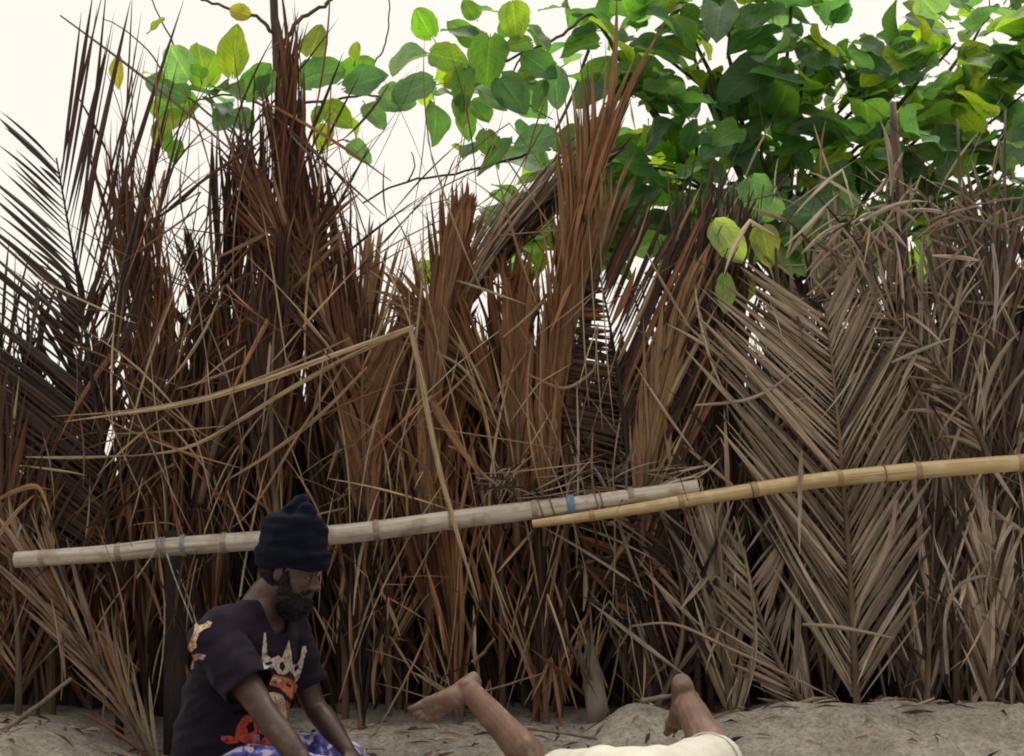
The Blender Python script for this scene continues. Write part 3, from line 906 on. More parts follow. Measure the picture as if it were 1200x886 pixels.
# big leafy tree at the right
def big_tree():
    base = V((1.35, 7.6, gz(1.35, 7.6) - .05))
    root = empty('tree', base)
    tag(root, 'large dense broad-leaved green tree rising behind the right half of the fence', 'tree')
    tr, lf = MB(), MB()
    fork = P(925, 330, 7.6)
    limb(tr, [base, base + V((.05, 0, .7)), fork], .10, .075, .02, 9)
    tr.build('trunk', M_BARK, root, smooth=True)
    spots = []
    # cluster centres given where the crown stands: (x, y, distance, leaves, radius)
    dense = [(745, 45, 7.2), (760, 120, 7.0), (740, 190, 7.3), (800, 20, 7.6), (830, 80, 7.0), (815, 150, 7.3), (790, 215, 7.0), (880, 20, 7.3), (900, 90, 7.4),
             (890, 160, 7.0), (870, 225, 7.3), (950, 60, 7.0), (960, 130, 7.3), (950, 200, 7.5), (1010, 105, 7.4), (1020, 170, 7.0), (1030, 235, 7.4),
             (1080, 80, 7.2), (1120, 50, 7.0), (1100, 130, 7.5), (1090, 195, 7.2), (1150, 100, 7.3), (1160, 170, 7.0), (1200, 110, 7.4), (1190, 215, 7.4), (1240, 160, 7.1),
             (690, 200, 7.6), (720, 260, 7.4), (660, 290, 7.3), (800, 280, 7.3), (900, 275, 6.7), (960, 270, 7.4), (1140, 240, 7.5), (640, 265, 7.6), (850, 0, 7.2), (930, -20, 7.3), (1160, 20, 7.6),
             (1260, 60, 7.2), (780, -30, 7.4), (860, 285, 6.55), (1060, 265, 7.6), (1000, 290, 7.5)]
    limbs = MB()
    for i, (x, y, Y) in enumerate(dense):
        c = P(x, y, Y)
        mid = fork.lerp(c, .55) + V((random.uniform(-.15, .15), random.uniform(-.1, .2), random.uniform(-.02, .18)))
        limb(limbs, [fork + V((0, 0, random.uniform(-.25, .05))), mid, c], .022, .006, .02, 6)
        dark = y > 210
        leaf_cluster(lf, c, random.randint(17, 21), .23, .26 if Y < 7.1 else .24, LEAFCOL[2:4] + LEAFCOL[5:] + LEAFCOL if dark else LEAFCOL, .8)
    # two light drooping leaves in front of the crown's foot
    limb(limbs, [P(870, 225, 7.0), P(862, 215, 6.4), P(845, 238, 5.9), P(834, 255, 5.66)], .008, .003, .006, 5)
    limb(limbs, [P(845, 238, 5.9), P(850, 290, 5.68), P(849, 320, 5.64)], .004, .002, .004, 5)
    limb(limbs, [P(862, 215, 6.4), P(885, 240, 5.9), P(892, 262, 5.7)], .004, .002, .004, 5)
    leaf(lf, P(834, 257, 5.65), V((.55, -.12, -.75)), V((-.3, -1, .3)), .21, .135, (.24, .31, .14), .25, .5, .01)
    leaf(lf, P(849, 322, 5.63), V((.02, -.1, -.95)), V((.2, -1, .1)), .15, .085, (.22, .31, .12), .2, .2, .01)
    leaf(lf, P(893, 264, 5.69), V((.15, -.1, -.9)), V((-.2, -1, .1)), .17, .12, (.17, .19, .06), .2, .2, .01)
    leaf(lf, P(880, 205, 6.1), V((.2, -.15, -.9)), V((-.4, -1, .2)), .21, .15, (.10, .20, .12), .2, .3, .01)
    # thin bough reaching left across the sky with its sparse leaves
    bough = [P(720, 60, 7.3), P(692, 18, 7.2), P(660, 40, 7.1), P(612, 62, 7.0), P(560, 85, 7.0), P(520, 92, 7.0)]
    limb(limbs, [fork, P(800, 180, 7.5)] + bough[:1], .03, .016, .01)
    limb(limbs, bough, .012, .005, .01)
    limb(limbs, [P(612, 62, 7.0), P(600, 105, 6.95), P(648, 140, 6.95)], .006, .003, .01)
    limb(limbs, [P(690, 60, 7.2), P(640, 165, 7.1), P(545, 200, 7.1), P(478, 212, 7.1), P(425, 238, 7.1)], .009, .005, .012)
    limb(limbs, [P(478, 212, 7.1), P(486, 195, 7.1), P(482, 178, 7.1)], .005, .003, .004)
    for (x, y, Y, n, r, s) in ((520, 62, 7.0, 3, .06, .21), (505, 100, 7.0, 5, .10, .24), (575, 60, 6.95, 3, .05, .23), (598, 18, 7.0, 3, .06, .22), (622, 62, 7.0, 2, .05, .2),
                               (540, 112, 7.0, 3, .05, .21), (590, 95, 7.0, 3, .07, .22), (652, 85, 6.95, 3, .04, .20), (640, 160, 7.0, 3, .10, .2), (578, 165, 7.1, 3, .07, .17),
                               (715, 60, 7.0, 3, .08, .24), (705, 95, 7.0, 2, .05, .22), (668, 10, 7.2, 3, .06, .15), (650, 215, 7.3, 5, .12, .2), (560, 180, 7.1, 2, .05, .15),
                               (640, 300, 7.2, 8, .16, .18), (520, 300, 7.3, 5, .14, .15), (590, 270, 7.2, 6, .14, .16), (700, 310, 7.2, 7, .15, .18)):
        leaf_cluster(lf, P(x, y, Y), n, r, s, LEAFCOL + [(.16, .13, .03)], .8)
    for (x, y, dx, dz, sz, col, wf) in ((575, 40, -.1, -1, .24, 0, .85), (600, -2, .1, -1, .20, 4, .8), (500, 62, .8, -.2, .20, 1, .8), (512, 92, -.5, -.25, .23, 5, .7), (545, 78, -.1, -1, .22, 6, .55),
                                        (610, 62, .5, -.35, .20, 2, .75), (585, 88, .4, -.6, .22, 3, .8), (625, 50, -.7, -.1, .14, 1, .7), (650, 72, .05, -1, .22, 5, .6), (640, 92, -.35, -.9, .16, 2, .45),
                                        (540, 108, .05, -1, .16, 0, .6), (560, 105, .7, -.5, .16, 5, .5), (560, 25, -.4, .6, .11, 0, .9), (655, 155, -.6, -.2, .22, 5, .7), (650, 155, .8, -.15, .20, 2, .6),
                                        (600, 160, -.55, -.6, .24, 2, .35), (570, 150, .0, -.6, .12, 6, .9), (718, 62, -.4, -.8, .26, 0, .7), (708, 90, -.5, -.5, .2, 3, .7)):
        leaf(lf, P(x, y, 6.75), V((dx, -.12, dz)), V((-.1, -1, .25)), sz, sz * wf, jitter(LEAFCOL[col], .1), .15, .25, .02)
    limbs.build('branches', M_BARK, root, smooth=True)
    lf.build('crown', M_LEAF, root, smooth=True)


big_tree()


def left_tree():
    base = V((-1.15, 7.0, gz(-1.15, 7.0) - .05))
    root = empty('tree', base)
    tag(root, 'slender sparse tree with a few round green leaves beside the tallest brown fronds', 'tree')
    tr, br, lf = MB(), MB(), MB()
    limb(tr, [base, P(338, 420, 7.0), P(332, 200, 7.0), P(322, 20, 6.95), P(318, -60, 6.95)], .035, .018, .012, 8)
    tr.build('trunk', M_BARK, root, smooth=True)
    limb(br, [P(322, 40, 6.95), P(300, 20, 6.9), P(262, 8, 6.9), P(228, -4, 6.9)], .012, .006, .012)
    limb(br, [P(327, 60, 6.95), P(350, 25, 6.95), P(385, 3, 7.0), P(410, -20, 7.0)], .013, .008, .012)
    limb(br, [P(330, 140, 6.95), P(300, 120, 6.85), P(262, 112, 6.8), P(225, 120, 6.8)], .009, .004, .012)
    limb(br, [P(334, 120, 7.0), P(385, 118, 7.0), P(430, 112, 7.0), P(470, 110, 7.0), P(500, 95, 7.0)], .009, .004, .012)
    limb(br, [P(438, 75, 7.0), P(452, 50, 7.0), P(456, 10, 7.0), P(452, -20, 7.0)], .005, .003, .008)
    limb(br, [P(430, 112, 7.0), P(438, 75, 7.0)], .005, .005, .004)
    limb(br, [P(335, 200, 7.0), P(400, 165, 7.0), P(436, 190, 7.0)], .006, .003, .012)
    limb(br, [P(175, -5, 6.9), P(205, 55, 6.9), P(250, 120, 6.85), P(300, 190, 6.9), P(334, 240, 7.0)], .003, .007, .01)
    limb(br, [P(120, 20, 6.9), P(165, 50, 6.9), P(215, 110, 6.85), P(300, 175, 6.9)], .002, .006, .01)
    # leaves that show broad sides
    def big(x, y, dx, dz, s, col, dy=-.15, wf=.85):
        s *= .9
        up_ = V((random.uniform(-.5, .4), -1, random.uniform(0, .7)))
        leaf(lf, P(x, y, 6.8 + random.uniform(-.08, .08)), V((dx, dy, dz)), up_, s, s * wf * random.uniform(.8, 1.05), jitter(col, .15), random.uniform(.05, .45), random.uniform(0, .5), .03)
    G = LEAFCOL
    big(243, 108, -.15, .9, .26, G[1]); big(272, 92, .1, .9, .26, G[4], -.2, .75); big(225, 118, -.8, .45, .25, G[5]); big(232, 122, -.9, -.1, .24, G[6])
    big(218, 132, -.6, -.6, .22, G[4]); big(200, 148, -.1, -.8, .12, G[6]); big(285, 118, .4, .5, .22, G[2]); big(268, 128, .2, -.2, .2, G[3])
    leaf_cluster(lf, P(240, 118, 6.85), 9, .11, .19, LEAFCOL, .9); leaf_cluster(lf, P(385, 108, 7.0), 4, .10, .17, LEAFCOL, .8)
    big(212, 160, -.2, -.7, .12, G[0]); big(300, 110, .6, .3, .2, G[3])
    big(140, 60, -.1, -.9, .18, (.16, .15, .03), 0, .5); big(172, 40, .5, .5, .10, G[4], 0, .5)
    big(345, 98, .8, .3, .26, G[2]); big(375, 120, .5, -.4, .2, G[1]); big(400, 105, .7, .2, .24, G[3]); big(425, 118, .4, -.5, .18, G[5])
    big(440, 112, .9, -.2, .2, G[5]); big(415, 78, .1, .7, .1, G[4]); big(405, 165, .6, -.5, .16, G[5]); big(300, 20, -.8, .2, .12, (.17, .15, .03)); big(380, 5, .4, .4, .14, G[3])
    big(362, 70, .3, .8, .18, (.13, .15, .05)); big(385, 140, -.2, -.8, .15, G[4])
    br.build('branches', M_BARK, root, smooth=True)
    lf.build('crown', M_LEAF, root, smooth=True)


left_tree()

# ------------------------------------------------------------------ litter and sticks on the sand
mb = MB()
for _ in range(420):
    x, y = random.uniform(-2.2, 2.3), random.triangular(4.9, 5.75, 5.6)
    a = random.uniform(0, math.pi * 2)
    L = random.uniform(.02, .14)
    p = V((x, y, gz(x, y) + .006))
    q = V((x + math.cos(a) * L, y + math.sin(a) * L * .5, 0)); q.z = gz(q.x, q.y) + .006 + random.uniform(0, .015)
    mid = (p + q) / 2 + V((0, 0, random.uniform(0, .01)))
    blade(mb, [p, mid, q], random.uniform(.003, .018), jitter(random.choice(GREY + DARK + PALE)), fold=.3)
o = mb.build('leaf_litter', M_DRY)
tag(o, 'scraps of dry leaf and twig scattered on the sand at the foot of the fence', 'leaf litter', kind='stuff')


def stick(pts, r, label, mat=M_WOOD):
    mb = MB()
    n = len(pts)
    limb(mb, pts, r, r * .6, .004, 7)
    o = mb.build('stick', mat, origin=pts[0], smooth=True)
    return tag(o, label, 'stick', 'sticks on the sand')


stick([P(-15, 868, 5.35), P(30, 838, 5.4), P(84, 795, 5.5)], .013, 'dark grey stick propped slanting up at the lower left corner')
stick([P(515, 825, 5.5), P(570, 810, 5.5), P(640, 788, 5.58)], .006, 'thin pale stick slanting up behind the lying person\'s ankle', M_TWIG)
stick([P(553, 776, 5.56), P(566, 766, 5.54), P(579, 749, 5.5)], .0085, 'short pale twig poking up just above the lying person\'s heel', M_TWIG)
stick([P(752, 822, 5.36), P(775, 817, 5.34), P(790, 815, 5.33)], .012, 'small grey root lying on the mound left of the upright foot')
stick([P(612, 853, 5.3), P(650, 858, 5.2), P(700, 866, 5.15)], .008, 'thin twig lying flat on the sand near the raised leg')

# ------------------------------------------------------------------ bodies
def ellipsoid(c, ax, ay, az, n=20, m=14):
    """ellipsoid from three half axis vectors"""
    v, f = [], []
    for j in range(m + 1):
        th = math.pi * j / m
        for i in range(n):
            ph = 2 * math.pi * i / n
            v.append(c + ax * (math.sin(th) * math.cos(ph)) + ay * (math.sin(th) * math.sin(ph)) + az * math.cos(th))
    for j in range(m):
        for i in range(n):
            i2 = (i + 1) % n
            f.append((j * n + i, j * n + i2, (j + 1) * n + i2, (j + 1) * n + i))
    return v, f


def loft(secs, n=26):
    """secs: (centre, half axis u, half axis v)"""
    v, f = [], []
    for c, u, w in secs:
        for i in range(n):
            a = 2 * math.pi * i / n
            v.append(c + u * math.cos(a) + w * math.sin(a))
    for j in range(len(secs) - 1):
        for i in range(n):
            i2 = (i + 1) % n
            f.append((j * n + i, j * n + i2, (j + 1) * n + i2, (j + 1) * n + i))
    f.append(tuple(range(n - 1, -1, -1)))
    f.append(tuple(range((len(secs) - 1) * n, len(secs) * n)))
    return v, f


def limb_tube(pts, radii, n=16, sub=5):
    """smooth tapering limb with round ends"""
    pp, rr = [], []
    for i in range(len(pts) - 1):
        p0, p1, p2, p3 = pts[max(i - 1, 0)], pts[i], pts[i + 1], pts[min(i + 2, len(pts) - 1)]
        for k in range(sub):
            t = k / sub
            pp.append(0.5 * ((2 * p1) + (p2 - p0) * t + (2 * p0 - 5 * p1 + 4 * p2 - p3) * t * t + (3 * p1 - p0 - 3 * p2 + p3) * t ** 3))
            rr.append(radii[i] + (radii[i + 1] - radii[i]) * (3 * t * t - 2 * t ** 3))
    pp.append(pts[-1]); rr.append(radii[-1])
    d0, d1 = (pp[0] - pp[1]).normalized(), (pp[-1] - pp[-2]).normalized()
    a, b = rr[0], rr[-1]
    pp = [pp[0] + d0 * a * .92, pp[0] + d0 * a * .6] + pp + [pp[-1] + d1 * b * .6, pp[-1] + d1 * b * .92]
    rr = [a * .4, a * .8] + rr + [b * .8, b * .4]
    mb = MB()
    mb.tube(pp, rr, n)
    return [V(x) for x in mb.v], mb.f


def fuse(pieces, voxel, smooth=6, disp=None):
    """one continuous surface out of overlapping closed shapes"""
    v, f = [], []
    for pv, pf in pieces:
        b = len(v)
        v += [tuple(x) for x in pv]
        f += [tuple(i + b for i in q) for q in pf]
    me = bpy.data.meshes.new('tmp'); me.from_pydata(v, [], f); me.update()
    bm = bmesh.new(); bm.from_mesh(me); bmesh.ops.recalc_face_normals(bm, faces=bm.faces); bm.to_mesh(me); bm.free()
    ob = bpy.data.objects.new('tmp', me); COL.objects.link(ob)
    md = ob.modifiers.new('r', 'REMESH'); md.mode = 'VOXEL'; md.voxel_size = voxel
    if smooth:
        sm = ob.modifiers.new('s', 'SMOOTH'); sm.iterations = smooth; sm.factor = .5
    dg = bpy.context.evaluated_depsgraph_get()
    ev = ob.evaluated_get(dg)
    out = bpy.data.meshes.new_from_object(ev)
    bpy.data.objects.remove(ob); bpy.data.meshes.remove(me)
    if disp:
        nr = [x.normal.copy() for x in out.vertices]
        for x, n in zip(out.vertices, nr): x.co = x.co + n * disp(x.co, n)
    out.polygons.foreach_set('use_smooth', [True] * len(out.polygons))
    out.update()
    return out


def put(name, me, mat, parent=None, origin=None):
    o0 = world_origin(parent) if parent is not None else V(origin)
    me.transform(Matrix.Translation(-o0))
    me.materials.clear(); me.materials.append(mat)
    me.name = name
    o = bpy.data.objects.new(name, me)
    if parent is not None: o.parent = parent
    else: o.location = o0
    COL.objects.link(o)
    return o


def hand(wrist, d, palm_n, s=1.0, curl=.5):
    """palm, four fingers and a thumb; d points to the fingers, palm_n out of the palm"""
    d = d.normalized(); palm_n = (palm_n - d * palm_n.dot(d)).normalized(); sd = d.cross(palm_n)
    out = [loft([(wrist - d * .01 * s, sd * .027 * s, palm_n * .02 * s), (wrist + d * .03 * s, sd * .036 * s, palm_n * .017 * s), (wrist + d * .075 * s, sd * .042 * s, palm_n * .014 * s), (wrist + d * .095 * s, sd * .040 * s, palm_n * .011 * s)])]
    for k, (o, L) in enumerate(((-.031, .068), (-.011, .078), (.010, .073), (.030, .058))):
        p = wrist + d * .088 * s + sd * o * s
        pts = [p - d * .02 * s, p]
        dd = d.copy()
        for j in range(3):
            dd = (dd + palm_n * curl * .55).normalized()
            p = p + dd * L * s * (.45, .32, .23)[j]
            pts.append(p)
        out.append(limb_tube(pts, [.010 * s, .0095 * s, .009 * s, .008 * s, .007 * s], 8, 3))
    p = wrist + d * .025 * s - sd * .03 * s
    out.append(limb_tube([p, p - sd * .02 * s + d * .025 * s + palm_n * .012 * s, p - sd * .028 * s + d * .058 * s + palm_n * .02 * s], [.014 * s, .011 * s, .009 * s], 8, 3))
    return out


def foot(ankle, heel_dir, toe_dir, s=1.0):
    """ankle joint; heel_dir: from ankle to the heel pad (down the leg's axis), toe_dir: from heel to toes"""
    t = toe_dir.normalized()
    h = (heel_dir - t * heel_dir.dot(t)).normalized()      # out of the sole
    sd = t.cross(h)
    sole = ankle + h * .062 * s
    secs = []
    for (a, up, hw, hh) in ((-.056, -.022, .016, .018), (-.050, -.024, .027, .028), (-.032, -.030, .033, .034), (0.0, -.040, .035, .044), (.04, -.046, .035, .044), (.085, -.040, .041, .037),
                            (.125, -.030, .046, .028), (.155, -.022, .046, .020), (.172, -.018, .040, .015)):
        secs.append((sole + t * a * s + h * up * s, sd * hw * s, h * hh * s))
    out = [loft(secs, 22)]
    out.append(ellipsoid(ankle + sd * .03 * s + h * .005, t * .02, h * .02, sd * .013))
    out.append(ellipsoid(ankle - sd * .03 * s + h * .0, t * .02, h * .02, sd * .013))
    for (o, L, r, st) in ((-.035, .050, .0125, .160), (-.0115, .050, .0090, .165), (.0085, .046, .0084, .162), (.0275, .040, .0080, .155), (.0445, .034, .0075, .146)):
        p = sole + t * st * s + sd * o * s - h * .015 * s
        out.append(limb_tube([p - t * .02 * s, p + t * L * .5 * s - h * .004, p + t * L * s + h * .008 * s], [r * .9 * s, r * s, r * .95 * s], 9, 3))
    return out


# ---- the seated man
YAW = R(33)
F = V((math.cos(YAW), -math.sin(YAW), 0))         # where his chest points
RT = V((-math.sin(YAW), -math.cos(YAW), 0))       # toward his right hand (the camera's side)
UPW = V((0, 0, 1))
Ym = 4.85
pel, waist, chest, upper, neckb = P(272, 898, Ym), P(272, 845, Ym), P(284, 785, Ym), P(298, 735, Ym), P(312, 700, Ym)
HC = P(342, 668, 4.83)                            # middle of the head
hy = R(14)
hf = V((math.cos(hy), -math.sin(hy), -.30)).normalized()
hs = hf.cross(UPW).normalized()
hu = hs.cross(hf).normalized()
sh_n, sh_f = upper + RT * .185 + V((0, 0, -.015)), upper - RT * .165 + V((0, 0, -.025))
el_n, wr_n = P(312, 838, 4.56), P(366, 908, 4.50)
el_f, wr_f = P(368, 826, 5.02), P(408, 880, 4.92)
hip_n, hip_f = pel + RT * .10, pel - RT * .10
kn_n, kn_f = P(418, 926, 4.52), P(402, 894, 5.12)
an_n, an_f = P(330, 938, 4.42), P(352, 918, 4.86)


def hp(f, s, u):
    return HC + hf * f + hs * s + hu * u


man = []
fw = lambda c, lat, dep, tilt=V((0, 0, 0)): (c, RT * lat, (F + tilt).normalized() * dep)
man.append(loft([fw(pel + V((0, 0, -.07)), .11, .09), fw(pel, .165, .115), fw(waist, .145, .105), fw(chest, .16, .115), fw(upper, .165, .09), fw(upper + V((.01, 0, .035)), .10, .07), fw(neckb, .06, .058)]))
man.append(limb_tube([upper + V((.0, 0, .03)), neckb + V((0, 0, .01)), hp(-.02, 0, -.06)], [.075, .058, .055]))
man.append(limb_tube([upper + RT * .12, sh_n, sh_n.lerp(el_n, .5), el_n, el_n.lerp(wr_n, .35), wr_n], [.06, .062, .053, .042, .044, .027]))
man.append(limb_tube([upper - RT * .12, sh_f, sh_f.lerp(el_f, .5), el_f, el_f.lerp(wr_f, .35), wr_f], [.06, .060, .050, .041, .043, .027]))
man += hand(wr_n, (wr_n - el_n), V((0.3, .5, -.8)), 1, .5)
man += hand(wr_f, (wr_f - el_f), V((0.3, -.2, -.9)), 1, .5)
man.append(limb_tube([hip_n, hip_n.lerp(kn_n, .5), kn_n, kn_n.lerp(an_n, .35), an_n], [.085, .078, .055, .052, .036]))
man.append(limb_tube([hip_f, hip_f.lerp(kn_f, .5), kn_f, kn_f.lerp(an_f, .35), an_f], [.085, .075, .055, .052, .036]))
man += foot(an_n, V((-.2, -.75, -.4)), V((-.7, .2, -.05)), .95)
man += foot(an_f, V((-.2, -.75, -.4)), V((-.7, .1, -.05)), .95)
# head
man.append(ellipsoid(hp(-.012, 0, .03), hf * .100, hs * .076, hu * .10))
man.append(ellipsoid(hp(.030, 0, -.030), hf * .062, hs * .062, hu * .085))
man.append(ellipsoid(hp(.045, 0, -.078), hf * .042, hs * .040, hu * .034))
man.append(limb_tube([hp(.070, -.034, .018), hp(.083, 0, .020), hp(.070, .034, .018)], [.011, .013, .011], 10, 4))
man.append(limb_tube([hp(.082, 0, .010), hp(.098, 0, -.012), hp(.108, 0, -.030)], [.009, .011, .014], 10, 4))
man.append(ellipsoid(hp(.094, .013, -.034), hf * .014, hs * .010, hu * .009))
man.append(ellipsoid(hp(.094, -.013, -.034), hf * .014, hs * .010, hu * .009))
man.append(limb_tube([hp(.078, -.024, -.058), hp(.094, 0, -.056), hp(.078, .024, -.058)], [.006, .0085, .006], 8, 4))
man.append(limb_tube([hp(.076, -.022, -.069), hp(.092, 0, -.069), hp(.076, .022, -.069)], [.006, .009, .006], 8, 4))
man.append(ellipsoid(hp(.062, .036, -.020), hf * .024, hs * .020, hu * .022))
man.append(ellipsoid(hp(.062, -.036, -.020), hf * .024, hs * .020, hu * .022))
for s in (-1, 1):
    man.append(ellipsoid(hp(-.012, s * .077, -.010), hf * .019, hs * .009, hu * .032))
me = fuse(man, .0048, 4)
base_man = V((pel.x, pel.y, gz(pel.x, pel.y)))
person = put('person', me, M_SKIN_D, origin=base_man)
tag(person, 'bearded man in black printed t-shirt and dark knitted cap sitting on the sand', 'person')
mb = MB()
for s in (-1, 1):
    v, f = ellipsoid(hp(.0765, s * .030, -.001), hf * .010, hs * .011, hu * .006)
    mb.add(v, f)
mb.build('eyes', M_EYE, person, smooth=True)
mb = MB()
for s in (-1, 1):
    v, f = ellipsoid(hp(.0845, s * .030, -.001), hf * .004, hs * .0065, hu * .0055)
    mb.add(v, f)
    mb.tube([hp(.083, s * .015, .021), hp(.086, s * .03, .026), hp(.072, s * .05, .020)], [.004, .006, .003], 6)
mb.build('eyebrows', M_BEARD, person, smooth=True)


def fuzz(amp, sc, sc2=None):
    return lambda p, n: amp * (noise.noise(p * sc) + .6 * noise.noise(p * (sc2 or sc * 2.3)))


bd = [ellipsoid(hp(.052, 0, -.100), hf * .055, hs * .050, hu * .042), ellipsoid(hp(.040, 0, -.130), hf * .044, hs * .042, hu * .036)]
for s in (-1, 1):
    bd.append(limb_tube([hp(.004, s * .068, .010), hp(.014, s * .068, -.04), hp(.034, s * .056, -.088), hp(.06, s * .03, -.108)], [.011, .020, .030, .034], 10, 4))
    bd.append(limb_tube([hp(.058, s * .040, -.064), hp(.082, s * .022, -.049), hp(.095, s * .004, -.046)], [.013, .009, .006], 8, 4))
me = fuse(bd, .004, 2, fuzz(.009, 75, 160))
put('beard', me, M_BEARD, person)
hr = [ellipsoid(hp(-.048, 0, -.012), hf * .066, hs * .079, hu * .052), ellipsoid(hp(-.035, 0, -.045), hf * .048, hs * .062, hu * .04)]
me = fuse(hr, .005, 2, fuzz(.006, 80, 170))
put('hair', me, M_BEARD, person)

# cap
ca, cb = P(342, 664, 4.83), P(347, 606, 4.83)
cu = (cb - ca).normalized(); cf = (hf - cu * hf.dot(cu)).normalized(); cs = cf.cross(cu).normalized()
hl = (cb - ca).length * .97
cap_p = [loft([(ca + cu * q * hl + cf * o, cf * a, cs * b) for (q, a, b, o) in
               ((-.04, .122, .092, .0), (.0, .132, .100, .0), (.12, .137, .104, 0), (.34, .135, .103, 0), (.42, .127, .098, 0), (.52, .126, .097, 0), (.75, .119, .094, 0), (.95, .110, .086, 0),
                (1.07, .100, .076, .0), (1.13, .07, .05, 0))], 30)]
cap_p.append(ellipsoid(P(332, 606, 4.83), cf * .036, cs * .04, cu * .020))
cap_p.append(limb_tube([P(334, 606, 4.84), P(346, 595, 4.83), P(355, 588, 4.82)], [.030, .030, .026], 12, 4))
cap_p.append(limb_tube([P(350, 604, 4.80), P(360, 594, 4.79), P(366, 602, 4.79)], [.026, .022, .020], 12, 4))
cap_p.append(ellipsoid(P(352, 588, 4.85), cf * .03, cs * .035, cu * .026))
me = fuse(cap_p, .005, 4, lambda p, n: .006 * noise.noise(p * 22) + .007 * noise.noise(V((p.x * 9, p.y * 9, p.z * 42))) - .003)
put('knitted_cap', me, M_KNIT, person)

# t-shirt
sw = lambda c, lat, dep: (c, RT * lat, F * dep)
tee = [loft([sw(pel + V((-.01, 0, -.035)), .21, .165), sw(pel + V((-.01, 0, .03)), .212, .17), sw(waist, .205, .168), sw(waist.lerp(chest, .5), .205, .165), sw(chest, .198, .148), sw(chest.lerp(upper, .55), .198, .128), sw(upper, .19, .108),
             sw(upper + V((.008, 0, .045)), .135, .085), sw(neckb + V((-.004, 0, .0)), .085, .076), sw(neckb + V((.004, 0, .022)), .072, .07)], 34)]
sl_n, sl_f = sh_n.lerp(el_n, .66), sh_f.lerp(el_f, .72)
tee.append(limb_tube([upper + RT * .09 + V((0, 0, .0)), sh_n + V((0, 0, -.004)), sh_n.lerp(el_n, .35), sl_n], [.088, .086, .088, .088], 20))
tee.append(limb_tube([upper - RT * .09, sh_f + V((0, 0, -.004)), sh_f.lerp(el_f, .35), sl_f], [.086, .078, .074, .074], 20))


def creases(p, n):
    r = 0.0
    q = V((p.x * 5 + p.z * 9, p.y * 4, p.z * 7 - p.x * 5))
    a = noise.noise(q)
    r += .016 * (1 - abs(a) * 2.6) * .55
    b = noise.noise(V((p.x * 11 - p.z * 16, p.y * 9 + 3, p.z * 13)))
    r += .008 * (1 - abs(b) * 2.4) * .6
    return r - .004


me = fuse(tee, .007, 5, creases)
# cut the sleeve ends and the neckline open
bm = bmesh.new(); bm.from_mesh(me)
dn, df = (el_n - sh_n).normalized(), (el_f - sh_f).normalized()
vneck = neckb + F * .08
kill = []
for fc in bm.faces:
    c = fc.calc_center_median()
    if (c - sl_n).dot(dn) > .002 and (c - sl_n).length < .13: kill.append(fc); continue
    if (c - sl_f).dot(df) > .002 and (c - sl_f).length < .13 and c.y > 4.9: kill.append(fc); continue
    rel = c - neckb
    fx, lx, zx = rel.dot(F), rel.dot(RT), rel.z
    low = -.02 + (-.115) * max(0, min(1, (fx + .0) / .085))
    wid = .078 * max(0, min(1, (zx + .15) / .13)) ** .7 if fx > .03 else .09
    if zx > low and abs(lx) < wid and fx > -.07 and zx > -.135 and (fx > 0 or zx > -.005): kill.append(fc)
bmesh.ops.delete(bm, geom=kill, context='FACES')
bmesh.ops.delete(bm, geom=[v for v in bm.verts if not v.link_faces], context='VERTS')
for _ in range(14):                                   # even out the cut edges
    new = {}
    for v in bm.verts:
        if v.is_boundary:
            nb = [e.other_vert(v) for e in v.link_edges if e.is_boundary]
            if len(nb) == 2: new[v] = v.co * .4 + (nb[0].co + nb[1].co) * .3
    for v, c in new.items(): v.co = c
bm.to_mesh(me); bm.free()
sm = put('t_shirt', me, M_SHIRT, person)
md = sm.modifiers.new('thickness', 'SOLIDIFY'); md.thickness = .004; md.offset = -1

